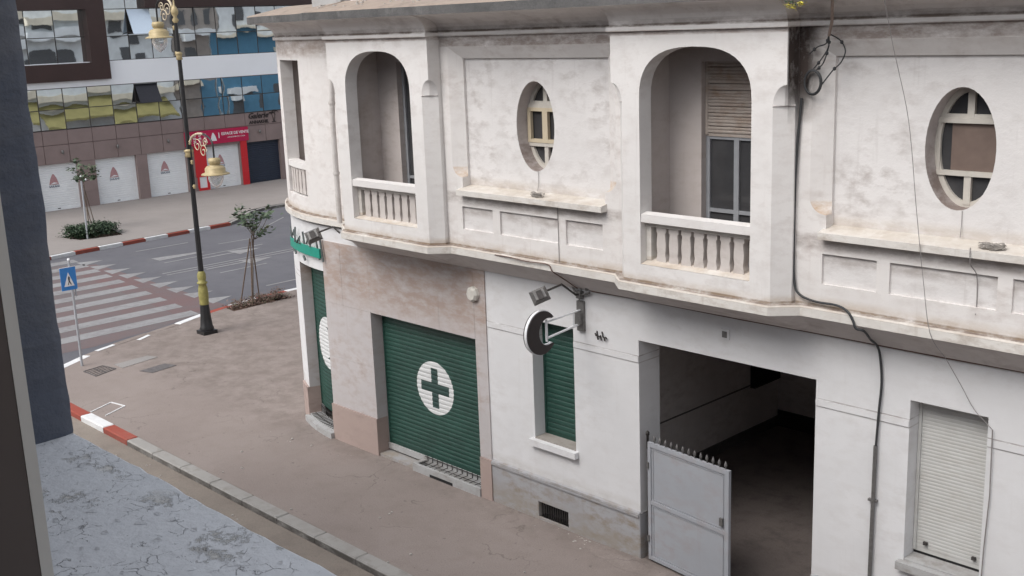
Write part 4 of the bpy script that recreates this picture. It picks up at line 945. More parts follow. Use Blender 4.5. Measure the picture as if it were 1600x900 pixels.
for x0, z0, z1, lab in ((-11.60, 4.66, 5.50, 'left'),):
    cable('panel_wire', [(x0, -.435, z1), (x0, -.43, z0)], 0.005, 'cablegrey', 'wire down the face between the small panels below the left oval window')
mb = MB().tube(smooth([(-5.28, -.50, 5.62), (-5.25, -.57, 5.60), (-5.24, -.56, 5.45), (-5.22, -.43, 5.3), (-5.22, -.39, 4.95), (-5.21, -.43, 4.86)]), 0.006, 5); solo(mb, 'panel_wire', 'cablegrey', 'wire down the wide small panel below the right oval window', 'cable')
for x, lab in ((-12.0, 'left'), (-5.06, 'right')):
    mb = MB(); rr = random.Random(int(-x))
    for k in range(13):
        a0 = rr.uniform(0, 6); q_ = rr.uniform(.05, .15); cx_ = x + rr.uniform(-.03, .03); mb.tube([(cx_ + q_ * math.cos(a0 + a), -.45 + q_ * .42 * math.sin(a0 + a), 5.632 + k * .004 + rr.uniform(-.008, .02)) for a in [2 * PI * j / 14 for j in range(rr.randint(9, 15))]], 0.006, 4)
    solo(mb, 'wire_bundle', 'silltop', 'coiled bird nest like bundle of wire on the ledge under the %s oval window' % lab, 'wire bundle')

# weed with yellow flowers on the eave
def leaves(mb, centers, n, spread, size, flat=0.5, rnd=random):
    for _ in range(n):
        c = Vector(rnd.choice(centers)); d = Vector((rnd.gauss(0, 1), rnd.gauss(0, 1), rnd.gauss(0, flat))) * spread; p = c + d
        a = Vector((rnd.gauss(0, 1), rnd.gauss(0, 1), rnd.gauss(-.25, .45))).normalized(); s_ = size * rnd.uniform(.6, 1.3)
        b2 = a.cross(Vector((rnd.gauss(0, .3), rnd.gauss(0, .3), 1))).normalized(); nn = a.cross(b2)
        mb.add([p, p + a * s_ * .5 + b2 * s_ * .34 + nn * s_ * .06, p + a * s_, p + a * s_ * .5 - b2 * s_ * .34 + nn * s_ * .06], [(0, 1, 2, 3)])
    return mb
t = thing('roof_weed', (-7.15, -1.08, 8.4), 'weed with yellow flowers growing out of the eave above the sooty stain', 'plant')
leaves(MB(), [(-7.15, -1.10, 8.42), (-7.17, -1.12, 8.33), (-7.10, -1.10, 8.40)], 90, .045, .045).build('foliage', 'leaf', t)
for q in ((-7.24, -1.13, 8.29), (-7.18, -1.13, 8.27), (-7.07, -1.13, 8.31)):
    fl = leaves(MB(), [q], 22, .022, .035); c0 = len(fl.v); fl.f.append((0, 4, 8)); fl.sm.append(False); o = fl.build('flower', 'yellow', t); o['kind'] = 'stuff'
# soot run beside the right loggia (a real stain on a thin flaking coat)
def stainmat():
    mt, n, b = newmat('soot stain'); p = pos(n); s_ = sep(n, p)
    f = noise(n, p, 5, 7, 0.7, (1, 1, .6)); fx = ramp(n, s_[0], -7.20, -7.42); fz = band(n, s_[2], 7.42, 8.1, .55)
    k = mth(n, 'MULTIPLY', mth(n, 'MULTIPLY', fx, fz), ramp(n, f, 0.24, 0.50))
    b.inputs['Base Color'].default_value = (0.055, 0.04, 0.035, 1); b.inputs['Roughness'].default_value = .95
    tr = N(n, 'ShaderNodeBsdfTransparent'); ms = N(n, 'ShaderNodeMixShader'); out = [x for x in n.nodes if x.type == 'OUTPUT_MATERIAL'][0]
    n.links.new(ramp(n, k, 0.0, 1.0, 0.0, 0.93), ms.inputs[0]); n.links.new(tr.outputs[0], ms.inputs[1]); n.links.new(b.outputs[0], ms.inputs[2]); n.links.new(ms.outputs[0], out.inputs[0])
    return mt
M['stain'] = stainmat()
mb = MB(); mb.add([(-7.513, YW - .004, 6.6), (-7.15, YW - .004, 6.6), (-7.15, YW - .004, 8.04), (-7.513, YW - .004, 8.04)], [(0, 1, 2, 3)]); mb.add([(-7.511, YB + .02, 6.9), (-7.511, YW, 6.9), (-7.511, YW, 8.04), (-7.511, YB + .02, 8.04)], [(0, 1, 2, 3)]); mb.build('soot_stain', 'stain', CB)

# ------------------------------------------------------------------ metal gate leaf
hx, hy = -10.27, 0.03; ang = math.atan2(-0.155, 1.57); Lg = 1.60
t = thing('metal_gate', (hx, hy, 0), 'grey sheet metal gate leaf with spear points standing half across the gateway', 'gate')
def gl(mb, x0, x1, y0, y1, z0, z1):
    b0 = MB().box(x0, x1, y0, y1, z0, z1); ca, sa = math.cos(ang), math.sin(ang)
    mb.add([(hx + v[0] * ca - v[1] * sa, hy + v[0] * sa + v[1] * ca, v[2]) for v in b0.v], b0.f); return mb
f = MB()
for q in ((0, .06, .05, 1.97), (Lg - .07, Lg, .05, 1.97)): gl(f, q[0], q[1], -.025, .025, q[2], q[3])
for z0, z1 in ((.05, .11), (1.90, 1.97)): gl(f, .06, Lg - .07, -.024, .024, z0, z1)
gl(f, .06, Lg - .07, -.022, .02, 0.97, 1.03)
f.build('frame', 'gate', t)
gl(MB(), .05, Lg - .06, -.006, .004, .09, 1.0).build('sheet_panel', 'gate', t); gl(MB(), .05, Lg - .06, -.006, .004, 1.001, 1.92).build('sheet_panel', 'gate', t)
for (a, b2, c, d) in ((.10, .105, 1.06, 1.87), (Lg - .11, Lg - .105, 1.06, 1.87), (.10, .105, .14, .94), (Lg - .11, Lg - .105, .14, .94)): gl(MB(), a, b2, -.016, -.0065, c, d).build('bead', 'gate', t)
for c in (1.055, 1.865, .135, .94): gl(MB(), .106, Lg - .111, -.016, -.0065, c, c + .008).build('bead', 'gate', t)
gl(MB(), Lg - .16, Lg - .10, -.045, -.017, 1.10, 1.22).build('latch', 'steel', t); gl(MB(), .0, .03, -.05, -.026, .35, .45).build('hinge', 'steel', t); gl(MB(), .0, .03, -.05, -.026, 1.55, 1.65).build('hinge', 'steel', t)
sp = MB(); prof = [(.008, 0), (.008, .03), (.020, .04), (.025, .065), (.014, .10), (.0, .125)]
sp.lathe(prof, (0, 0, 0), 8); spm = sp.mesh('spear_point', M['steel'])
for i in range(13):
    x = .12 + i * (Lg - .2) / 12; inst('spear_point', spm, t, (hx + x * math.cos(ang), hy + x * math.sin(ang), 1.97))
mb = MB(); mb.lathe([(.02, 0), (.02, .22), (.03, .22), (.03, .26), (0, .3)], (hx - .02, hy, 1.85), 8); mb.build('hinge_post', 'iron', t)
# concrete ramp patch at the gate
pts = []
rr = random.Random(5)
for k in range(20):
    a = 2 * PI * k / 20; pts.append((-10.6 + .8 * math.cos(a) * (1 + rr.uniform(-.15, .15)), -0.20 + .24 * math.sin(a) * (1 + rr.uniform(-.2, .2))))
g = MB(); cc = (-10.6, -.2, .035); g.add([cc] + [(x, y, .004) for x, y in pts], [(0, k + 1, (k + 1) % 20 + 1) for k in range(20)]); struct(g, 'cement_patch', 'pavement')

# ------------------------------------------------------------------ street furniture on the near pavement
# lamp post
LX, LY = -28.3, 2.52
t = thing('street_lamp', (LX, LY, 0), 'tall black and gold ornate street lamp with two lanterns on scrolled arms', 'street lamp')
b_ = MB(); b_.prism([(LX + .30 * math.cos(a), LY + .30 * math.sin(a)) for a in [PI / 4 + PI / 2 * k for k in range(4)]], 0.0, 0.10)
b_.lathe([(.19, .10), (.20, .16), (.175, .22), (.15, .45), (.125, .80), (.12, .86)], (LX, LY, 0), 16); b_.build('base', 'lampblack', t)
MB().lathe([(.125, .84), (.135, .88), (.125, .93), (.135, 1.0), (.14, 1.15), (.125, 1.32), (.10, 1.42), (.145, 1.45), (.145, 1.48), (.10, 1.51), (.12, 1.60), (.115, 1.72), (.08, 1.80)], (LX, LY, 0), 16).build('sleeve', 'olive', t)
MB().lathe([(.075, 1.78), (.07, 3.0), (.062, 5.2), (.055, 7.6), (.045, 8.55)], (LX, LY, 0), 12).build('pole', 'lampblack', t)
for z, r in ((5.10, .13), (7.70, .095)):
    MB().lathe([(r * .6, -.12), (r * .95, -.10), (r * .75, -.02), (r * .9, .03), (r * 1.05, .06), (r * .5, .10)], (LX, LY, z), 14).build('collar', 'gold', t)
MB().lathe([(.05, 8.55), (.09, 8.62), (.04, 8.70), (.09, 8.78), (.10, 8.86), (.07, 8.94), (.03, 8.99), (.02, 9.12), (0, 9.2)], (LX, LY, 0), 14).build('finial', 'gold', t)
def lantern_arm(sx, zt, reach):
    """arm in the x direction: riser beside the pole, arch over to the lantern and scrolls inside"""
    x = lambda r: LX + sx * r
    root = MB().tube([(x(.12), LY, zt - 1.45), (x(.12), LY, zt - .35), (x(.14), LY, zt - .2)], .022, 6).build('arm', 'lampblack', t)
    for z in (zt - 1.42, zt - .75, zt - .22): MB().lathe([(.02, -.06), (.045, -.04), (.03, 0), (.045, .04), (.02, .06)], (x(.12), LY, z), 8).build('knuckle', 'gold', root)
    MB().tube([(x(0), LY, zt - 1.42), (x(.12), LY, zt - 1.42)], .03, 6).build('bracket', 'gold', root)
    A = [(x(.12 + (reach - .12) * (1 - math.cos(a)) / 2), LY, zt - .25 + .30 * math.sin(a)) for a in [PI * k / 14 for k in range(15)]]
    MB().tube(A[:9], .032, 6).build('scroll', 'goldpale', root); MB().tube(A[8:] + [(x(reach), LY, zt - .62)], .024, 6).build('stem', 'lampblack', root)
    for cxr, czr, r0 in ((.38 * reach, zt - .28, .20), (.60 * reach, zt - .42, .19), (.70 * reach, zt - .18, .13)):
        MB().tube([(x(cxr + (r0 * (1 - k / 26)) * math.cos(k * .42)), LY, czr + (r0 * (1 - k / 26)) * math.sin(k * .42)) for k in range(22)], .014, 5).build('scroll', 'goldpale', root)
    zl = zt - .62
    MB().lathe([(.0, .06), (.15, .05), (.17, -.02), (.15, -.10), (.12, -.12), (.22, -.16), (.27, -.22), (.27, -.32), (.36, -.35), (.38, -.38), (.20, -.37)], (x(reach), LY, zl), 20).build('lantern_cap', 'gold', root)
    MB().lathe([(.20, -.37), (.21, -.48), (.17, -.60), (.10, -.70), (.0, -.76)], (x(reach), LY, zl), 16).build('lantern_glass', 'lampglass', root)
lantern_arm(-1, 9.17, 1.0); lantern_arm(1, 5.60, 1.33)
# crossing sign
t = thing('crossing_sign', (-28.0, -1.25, 0), 'blue square pedestrian crossing sign with white triangle on a grey pole', 'sign')
MB().tube([(-28.0, -1.25, -.02), (-28.0, -1.25, 2.80)], .032, 10).build('pole', 'polegrey', t)
MB().lathe([(.034, 0), (.034, .04), (0, .05)], (-28.0, -1.25, 2.79), 10).build('cap', 'signwhite', t)
MB().tube([(-28.0, -1.17, 1.85), (-28.0, -1.17, 2.55)], .02, 8).build('bracket', 'polegrey', t)
def sq(mb, a, b2, z0, z1, x0, x1): return mb.box(x0, x1, a, b2, z0, z1)
pl = sq(MB(), -1.53, -1.13, 2.04, 2.62, -27.965, -27.945).build('sign_plate', 'signblue', t)
tri = MB(); xprism(tri, [(-1.46, 2.14), (-1.20, 2.14), (-1.33, 2.50)], -27.944, -27.941); tri.build('triangle', 'signwhite', pl)
mb = MB(); xprism(mb, [(-1.37, 2.18), (-1.34, 2.26), (-1.35, 2.34), (-1.33, 2.40), (-1.30, 2.37), (-1.31, 2.28), (-1.27, 2.18), (-1.29, 2.17), (-1.325, 2.25), (-1.35, 2.17)], -27.9405, -27.938); mb.build('walking_figure', 'black', pl)
MB().box(-27.96, -27.948, -1.535, -1.125, 2.621, 2.635).build('plate_edge', 'signwhite', pl)
sheet('kerb_dash', [[(-29.12, -.42), (-28.98, -.38), (-29.2, .22), (-29.34, .2)], [(-29.25, .85), (-29.12, .9), (-29.38, 1.35), (-29.5, 1.32)]], 'kerbwhite', .012)
# drains
t = thing('drain_grate', (-27.2, -1.15, 0), 'rusty barred drain grate flush in the pavement near the sign', 'drain')
q = [Vector((-27.45, -1.45)), Vector((-27.55, -.9)), Vector((-27.02, -.80)), Vector((-26.8, -1.42))]
f = MB()
for i in range(4): a, b2 = q[i], q[(i + 1) % 4]; f.tube([(a.x, a.y, .006), (b2.x, b2.y, .006)], .018, 4)
f.build('frame', 'iron2', t)
for k in range(1, 5):
    a = q[0].lerp(q[3], k / 5); b2 = q[1].lerp(q[2], k / 5); MB().tube([(a.x, a.y, .006), (b2.x, b2.y, .006)], .012, 4).build('bar', 'iron2', t)
a = q[0].lerp(q[1], .5); b2 = q[3].lerp(q[2], .5); MB().tube([(a.x, a.y, .008), (b2.x, b2.y, .008)], .012, 4).build('bar', 'iron2', t)
for pts, lab in (([(-27.42, -.66), (-27.5, .3), (-27.15, .42), (-26.95, -.66)], 'pale cement cover beside the barred drain grate'), ([(-26.34, -.49), (-26.45, .25), (-26.05, .38), (-25.92, -.35)], 'dark cement manhole cover in the middle of the pavement')):
    mb = MB(); mb.prism(pts[::-1] if False else pts[::-1], .001, .010); solo(mb, 'manhole_cover', 'cover' if 'pale' in lab else 'iron2', lab, 'manhole cover')
mb = MB(); qq = [(-24.2, -2.72), (-24.5, -2.1), (-24.0, -2.0), (-23.7, -2.6)]
for i in range(3): a, b2 = qq[i], qq[i + 1]; mb.tube([(a[0], a[1], .003), (b2[0], b2[1], .003)], .02, 4)
solo(mb, 'cover_frame', 'kerbwhite', 'pale painted outline of a cover at the kerb by the pillar', 'cover frame')
mb = MB()
rr = random.Random(11)
for k in range(46):
    x = rr.uniform(-22, -11); y = rr.choice([rr.uniform(-2.8, -.2), rr.uniform(-4.4, -3.2), rr.uniform(-3.5, -3.15)]); s_ = rr.uniform(.008, .028); z = 0 if y > -3 else RZ
    mb.lathe([(0, 0), (s_, s_ * .2), (s_ * .8, s_ * .8), (0, s_)], (x, y, z), 5, 'z', False)
for k in range(60):
    x = rr.gauss(-10.9, .5); y = -0.06 - abs(rr.gauss(0, .16)); s_ = rr.uniform(.006, .022)
    mb.lathe([(0, 0), (s_, s_ * .1), (s_ * .7, s_ * .4), (0, s_ * .45)], (x, y, 0), 5, 'z', False)
o = solo(mb, 'litter', 'stonebit', 'small bits of rubble and litter on the pavement and gutter', 'litter'); o['kind'] = 'stuff'
mb = MB().tube([(-11.72, -3.16, 0.0), (-11.69, -3.16, .35)], .012, 6); solo(mb, 'red_stick', 'kerbred', 'thin red stick standing at the kerb at the bottom edge of the picture', 'stick')

# trees
def sapling(loc, h, label, stakes, seed, spread, lean=(0, 0), nl=190):
    rr = random.Random(seed); t = thing('sapling', loc, label, 'tree', 'young street trees')
    x, y, z = loc
    top = Vector((x + lean[0], y + lean[1], z + h * .72))
    MB().tube([(x, y, z), (x + lean[0] * .4 + .03, y + lean[1] * .4, z + h * .4), tuple(top)], [.026, .022, .016], 7).build('trunk', 'trunk', t)
    br = MB(); cs = []
    for k in range(9):
        a = rr.uniform(0, 2 * PI); s0 = Vector((x + lean[0], y + lean[1], z + h * rr.uniform(.60, .72))); e = s0 + Vector((math.cos(a) * spread * rr.uniform(.5, 1), math.sin(a) * spread * rr.uniform(.5, 1), h * rr.uniform(.06, .30)))
        m2 = s0.lerp(e, .5) + Vector((0, 0, -.05)); br.tube([s0, m2, e], [.014, .01, .005], 5); cs.append(e); 
        if rr.random() < .6: cs.append(s0.lerp(e, .75))
    br.build('branch', 'trunk', t)
    leaves(MB(), cs, nl, spread * .20, .19, .45, rr).build('crown', 'leaf', t)
    for sx, sy, tx, ty, hh in stakes:
        MB().tube([(sx, sy, z - .04), (tx, ty, z + hh)], .02, 6).build('stake', 'stake', t)
    return t
sapling((-30.3, 5.22, -.04), 3.35, 'thin staked sapling in the near planting bed by the crossing', [(-30.05, 5.05, -30.3, 5.34, 2.0), (-30.25, 5.45, -30.28, 5.38, 2.2), (-30.6, 4.95, -30.32, 5.34, 2.1)], 4, .66, (0, .28), 210)
sapling((-48.55, 8.1, -.0), 3.55, 'small leafy sapling in front of the white mall shutters', [(-48.4, 8.2, -48.6, 8.0, 2.0), (-49.0, 8.6, -48.6, 8.1, 2.0)], 9, .6, (0, .0), 230)
mb = leaves(MB(), [(-47.1 + random.uniform(-.7, .7), 7.6 + random.uniform(-1, 1), random.uniform(.05, .45)) for _ in range(90)], 5200, .13, .10)
t = thing('shrub_bed', (-47.1, 7.6, 0), 'low dark green shrubs round the far sapling and white pole', 'shrub')
mb.build('foliage', 'shrub', t)
t = thing('dry_plants', (-30.4, 5.4, 0), 'low dry reddish plants in the near planting bed', 'plant')
leaves(MB(), [(-30.42 + random.uniform(-.33, .33), 5.45 + random.uniform(-1.0, 1.0), random.uniform(0.0, .16)) for _ in range(50)] + [(-30.6, 6.2, .2), (-30.5, 6.3, .28)], 2200, .09, .06).build('foliage', 'dry', t)
t = thing('bollard_lamp', (-46.45, 7.09, 0), 'slim white pole with two small white lamps standing in the far shrubs', 'pole')
MB().tube([(-46.45, 7.09, 0), (-46.45, 7.12, 2.45)], .038, 10).build('pole', 'polegrey', t)
MB().lathe([(0, -.05), (.05, 0), (0, .05)], (-46.40, 7.30, 2.50), 8).build('lamp', 'signwhite', t); MB().lathe([(0, -.05), (.05, 0), (0, .05)], (-46.40, 7.10, 2.66), 8).build('lamp', 'signwhite', t)

# ------------------------------------------------------------------ MALL across the avenue
XF = -55.6
ML = thing('mall_building', (XF, 15, 0), 'modern mall across the avenue with mirror glass, white band, brown frames and mauve cladding', 'building')
y0m = 8.09; P = 1.25; ylo, yhi = y0m - 4 * P, y0m + 17 * P
MB().box(XF - 8, XF - .35, ylo, yhi, 0, 12).build('wall', 'mallbrown', ML)
MB().box(XF - .345, XF - .33, ylo, yhi, 2.3, 3.93).build('joint_backing', 'joint', ML)
opens = [(5.6, 7.8), (8.7, 10.9), (11.82, 14.02), (14.62, 16.86), (18.0, 20.1), (20.55, 22.7), (24, 26.2)]
piers = []; prev = ylo
for a, b2 in opens: piers.append((prev, a)); prev = b2
piers.append((prev, yhi))
def panel_mesh(w_, h_, mat='mallpanel'):
    mb = MB(); e = .012; a = [(0, e, e), (0, w_ - e, e), (0, w_ - e, h_ - e), (0, e, h_ - e)]; b2 = [(-.02, 0, 0), (-.02, w_, 0), (-.02, w_, h_), (-.02, 0, h_)]; c = [(-.3, y, z) for _, y, z in b2]
    mb.add(a, [(0, 1, 2, 3)]); mb.bridge(b2, a); mb.bridge(c, b2); return mb.mesh('cladding_panel', mat)
pm1 = panel_mesh(P - .016, .705 - .012); pm2 = panel_mesh(P - .016, .92 - .014)
for k in range(21):
    y = ylo + k * P + .008
    inst('cladding_panel', pm1, ML, (XF, y, 3.22)); inst('cladding_panel', pm2, ML, (XF, y, 2.30))
for a, b2 in piers:
    if b2 - a < .05: continue
    for z0, z1 in ((0.0, .76), (.765, 1.53), (1.535, 2.295)):
        mb = MB().box(XF - .3, XF - .001, a + .002, b2 - .002, z0, z1); mb.build('pier_panel', 'mallpanel', ML)
def rshut(a, b2, mat, logo=True):
    f = MB(); f.box(XF - .24, XF - .20, a, a + .05, 0, 2.3); f.box(XF - .24, XF - .20, b2 - .05, b2, 0, 2.3); f.box(XF - .24, XF - .19, a + .05, b2 - .05, .0, .05)
    root = f.build('shop_shutter', mat, ML)
    n = 20; h = 2.24 / n; s_ = MB(); L = b2 - a - .1
    pr = [(0, 0), (.02, .15), (.02, .85), (0, 1.0)]
    s_.bridge([(x, 0, z * h) for x, z in pr], [(x, L, z * h) for x, z in pr], False); me = s_.mesh('slat', mat)
    for i in range(n): inst('slat', me, root, (XF - .235, a + .05, .05 + i * h))
    MB().box(XF - .20, XF - .185, (a + b2) / 2 - .07, (a + b2) / 2 + .07, .06, .10).build('handle', 'iron', root)
    if logo:
        c = (a + b2) / 2 - .1; x0 = XF - .206
        m_ = MB(); xprism(m_, [(c - .24, 1.28), (c + .24, 1.28), (c + .15, 1.60), (c + .03, 1.80), (c - .04, 1.80), (c - .17, 1.55)], x0 - .003, x0); m_.build('logo', 'logo', root)
        m_ = MB(); xprism(m_, [(c - .20, 1.30), (c + .22, 1.34), (c + .0, 1.40)], x0 + .001, x0 + .003); m_.build('logo_stripe', 'signwhite', root)
        tm = text_mesh('SAKANI', .15, 'logotext', .002, 0, .004); inst('logo_text', tm, root, (x0, c, 1.19), rot=Euler((PI / 2, 0, PI / 2)))
for a, b2 in opens[:5]: rshut(a, b2, 'shutwhite')
rshut(*opens[5], 'shutnavy', False); rshut(*opens[6], 'shutnavy', False)
# glazing
def glaze(z_rows, ylist, xg, name='curtain_wall', bars=True):
    fr = MB(); e = .019
    for y in ylist: fr.box(xg - .06, xg + .012, y - e, y + e, z_rows[0], z_rows[-1])
    for z in z_rows: fr.box(xg - .059, xg + .011, ylist[0], ylist[-1], z - e, z + e)
    root = fr.build(name, 'iron', ML); rr = random.Random(len(ylist) * 7 + len(z_rows))
    for i in range(len(ylist) - 1):
        for j in range(len(z_rows) - 1):
            w_, h_ = ylist[i + 1] - ylist[i] - 2 * e, z_rows[j + 1] - z_rows[j] - 2 * e
            g_ = MB(); nn = 6
            # slightly pillowed pane
            pts = [(0.0020 * math.sin(PI * a / nn) * math.sin(PI * b2 / nn), -w_ / 2 + w_ * a / nn, -h_ / 2 + h_ * b2 / nn) for b2 in range(nn + 1) for a in range(nn + 1)]
            g_.add(pts, [(b2 * (nn + 1) + a, b2 * (nn + 1) + a + 1, (b2 + 1) * (nn + 1) + a + 1, (b2 + 1) * (nn + 1) + a) for b2 in range(nn) for a in range(nn)], True)
            o = inst('pane', g_.mesh('pane', 'mirror'), root, (xg, (ylist[i] + ylist[i + 1]) / 2, (z_rows[j] + z_rows[j + 1]) / 2), rot=Euler((0, math.radians(rr.gauss(0, .35)), math.radians(rr.gauss(0, .35)))))
    return root
ys = [ylo + P * k for k in range(22)]
glaze([3.95, 4.92, 5.93], ys, XF - .02)
glaze([7.14, 8.33, 9.65, 11.0], [y for y in ys if y > 12.5], XF - .05)
glaze([7.10, 8.35, 9.65], [8.2 - 3.0, 6.5, 7.8, 9.2, 10.6, 12.15], XF - .08)
glaze([9.65, 10.9, 12], ys, XF - .3, 'upper_glazing')
MB().box(XF - .3, XF + .20, ylo, yhi, 5.96, 7.13).build('white_band', 'mallwhite', ML)
MB().box(XF - .3, XF + .19, ylo, yhi, 5.925, 5.958).build('band_soffit', 'steel', ML)
fr = MB(); fr.box(XF - .2, XF + .42, ylo, 13.0, 6.26, 7.10); fr.box(XF - .2, XF + .42, 12.08, 13.0, 7.1, 9.65); fr.box(XF - .2, XF + .42, ylo, 13.0, 9.65, 12.0); fr.box(XF - .2, XF + .42, ylo, 5.0, 7.1, 9.65); fr.build('brown_frame', 'mallbrown', ML)
MB().box(XF - .2, XF + .40, 15.2, yhi, 9.67, 12.0).build('brown_frame', 'mallbrown', ML)
MB().box(XF - .2, XF + .38, 12.99, 15.2, 10.5, 12).build('brown_frame', 'mallbrown', ML)
# open top-hung panes
M['skyreflect'] = simple('pane with painted sky reflection', (0.70, 0.82, 0.95), 0.15, 0, 0.02)  # reflected sky painted as the pane's own colour
def open_pane(y0_, y1_, z0, z1, out_, mat, label):
    f = MB(); f.add([(XF + .02, y0_, z1), (XF + .02, y1_, z1), (XF + out_, y1_, z0), (XF + out_, y0_, z0), (XF - .01, y0_, z1), (XF - .01, y1_, z1), (XF + out_ - .03, y1_, z0), (XF + out_ - .03, y0_, z0)], [(3, 2, 1, 0), (4, 5, 6, 7), (0, 4, 7, 3), (1, 2, 6, 5), (2, 3, 7, 6)])
    o = f.build('open_window', mat, ML); o['label'] = label
    MB().tube([(XF, y0_, z0 + .1), (XF + out_, y0_, z0)], .02, 4).build('stay', 'iron', o); MB().box(XF - .03, XF - .005, y0_, y1_, z0, z1).build('window_opening', 'dark', o)
open_pane(14.36, 15.55, 8.40, 9.62, .55, 'skyreflect', 'pale open top hung window')
open_pane(14.36, 15.55, 4.95, 5.90, .5, 'mirrordark', 'dark open top hung window')
# wall lamps on the cladding
for i, y in enumerate((8.8, 10.2, 13.05, 15.85, 21.4)):
    z = 2.86
    m_ = MB(); m_.lathe([(0, -.12), (.05, -.10), (.07, 0), (.05, .08), (0, .10)], (XF + .10, y, z), 8); m_.box(XF, XF + .06, y - .03, y + .03, z - .03, z + .05)
    names = ['leftmost small wall lamp on the mauve cladding by the pillar edge', 'small wall lamp above the first white shutter', 'small wall lamp above the second white shutter', 'small wall lamp above the third white shutter', 'small wall lamp above the navy shutter']
    solo(m_, 'wall_lamp', 'steel', names[i], 'wall lamp', 'small wall lamps on the mall cladding')
# red fascia
t = thing('shop_sign', (XF + .1, 18.7, 2.45), 'crimson sales office fascia with white numbers and lettering over the fourth shutter', 'sign')
pl = MB().box(XF + .001, XF + .08, 16.82, 20.67, 2.44, 3.20).build('sign_panel', 'crimson', t)
RT_ = Euler((PI / 2, 0, PI / 2))
inst('lettering', text_mesh('ESPACE DE VENTE', .21, 'white', .004, 0, .004), pl, (XF + .083, 19.85, 2.93), rot=RT_)
inst('lettering', text_mesh('APPARTEMENTS A CASA', .10, 'white', .003), pl, (XF + .083, 19.9, 2.72), rot=RT_)
for i, tx in enumerate(('05\n22\n31', '23\n90\n24', '27\n46\n51', '61\n41\n04')):
    inst('lettering', text_mesh(tx, .17, 'white', .004, 0, .004), pl, (XF + .083, 17.05 + i * .32, 2.80), rot=RT_)
m_ = MB(); xprism(m_, [(18.32, 2.60), (18.70, 2.60), (18.62, 2.86), (18.52, 3.04), (18.46, 3.04), (18.38, 2.84)], XF + .081, XF + .085); m_.build('logo', 'signwhite', pl)
m_ = MB(); m_.box(XF + .081, XF + .085, 18.82, 18.87, 2.72, 3.02); m_.build('logo_mark', 'signwhite', pl)
t = thing('red_surround', (XF + .1, 17.7, 0), 'red panelled shop surround to the left of the fourth shutter with a white framed box', 'shop surround')
MB().box(XF, XF + .06, 17.3, 17.98, .74, 2.435).build('panel', 'red', t)
m_ = MB(); m_.box(XF, XF + .06, 17.40, 18.05, 0, .14); m_.box(XF, XF + .06, 17.90, 18.05, .14, .739); m_.box(XF, XF + .06, 17.36, 17.46, .14, .739); m_.build('frame', 'red', t)
MB().box(XF, XF + .03, 17.46, 17.90, .14, .739).build('white_box', 'signwhite', t)
t = thing('red_pillar', (XF + .1, 20.3, 0), 'red panelled pillar between the fourth white shutter and the navy shutter', 'pillar')
for z0, z1 in ((0, .76), (.765, 1.53), (1.535, 2.435)): MB().box(XF, XF + .06, 20.14, 20.52, z0, z1).build('panel', 'red', t)
# Galerie lettering
t = thing('galerie_sign', (XF + .03, 21.6, 3.3), 'black Galerie ANNAKHIL lettering with two palm trees on the cladding', 'sign')
inst('lettering', text_mesh('Galerie', .44, 'black', .01, .35, .008), t, (XF + .02, 21.40, 3.73), rot=RT_)
inst('lettering', text_mesh('ANNAKHIL', .25, 'black', .01, .1, .006), t, (XF + .02, 21.45, 3.38), rot=RT_)
pm = MB()
for bx2, tx2, tz in ((22.42, 22.30, 3.78), (22.44, 22.52, 3.88)):
    pm.tube([(XF + .02, bx2, 3.32), (XF + .02, (bx2 + tx2) / 2 + .01, 3.55), (XF + .02, tx2, tz)], [.025, .018, .014], 5)
    for k in range(7):
        a = PI * k / 6; pm.tube([(XF + .02, tx2, tz), (XF + .02, tx2 + .15 * math.cos(a), tz + .04 + .06 * math.sin(a)), (XF + .02, tx2 + .26 * math.cos(a), tz - .10 + .10 * math.sin(a))], [.014, .018, .004], 4)
pm.tube([(XF + .02, 22.30, 3.32), (XF + .02, 22.56, 3.32)], .022, 5); pm.build('palm_emblem', 'black', t)

# ------------------------------------------------------------------ houses up the avenue (seen mirrored in the glass)
def house(y0_, y1_, h, mat, label, floors, feats):
    t = thing('avenue_house', (-22.9, (y0_ + y1_) / 2, 0), label, 'building', 'houses up the avenue')
    MB().box(-30 + 7.1, -14, y0_, y1_, -.1, h).build('wall', mat, t)
    MB().box(-23.3, -22.9, y0_, y1_, h - .5, h - .2).build('cornice', 'housecream', t)
    for (kind, ya, yb, za, zb) in feats:
        if kind == 'w': MB().box(-22.995, -22.899, ya, yb, za, zb).build('window', 'housewin', t)
        elif kind == 'a':
            c = (ya + yb) / 2; A = arch(c, (yb - ya) / 2, za, zb - .5, .5, 12); m_ = MB(); xprism(m_, A, -22.97, -22.903); m_.build('archway', 'housewin', t)
        elif kind == 'b': MB().box(-23.9, -22.901, ya, yb, za, zb).build('balcony', 'housewhite', t)
        elif kind == 'bc': MB().box(-23.7, -22.901, ya, yb, za, zb).build('balcony', 'housecream', t)
        elif kind == 'blue': MB().box(-22.98, -22.902, ya, yb, za, zb).build('blue_panel', 'houseblue', t)
        elif kind == 'aw':
            m_ = MB(); m_.add([(-22.91, ya, zb), (-22.91, yb, zb), (-25.0, yb, za), (-25.0, ya, za), (-25.0, yb, za - .25), (-25.0, ya, za - .25)], [(0, 1, 2, 3), (3, 2, 4, 5)]); m_.build('awning', 'awning', t)
house(12.9, 21, 9.2, 'housewhite', 'pale house next up the avenue behind the corner building', 2, [('a', 14, 15.6, 5, 7.6), ('a', 17.5, 19, 5, 7.6), ('b', 13.5, 20.5, 4.3, 4.9), ('w', 14, 16, .3, 3), ('w', 17, 20, .3, 3)])
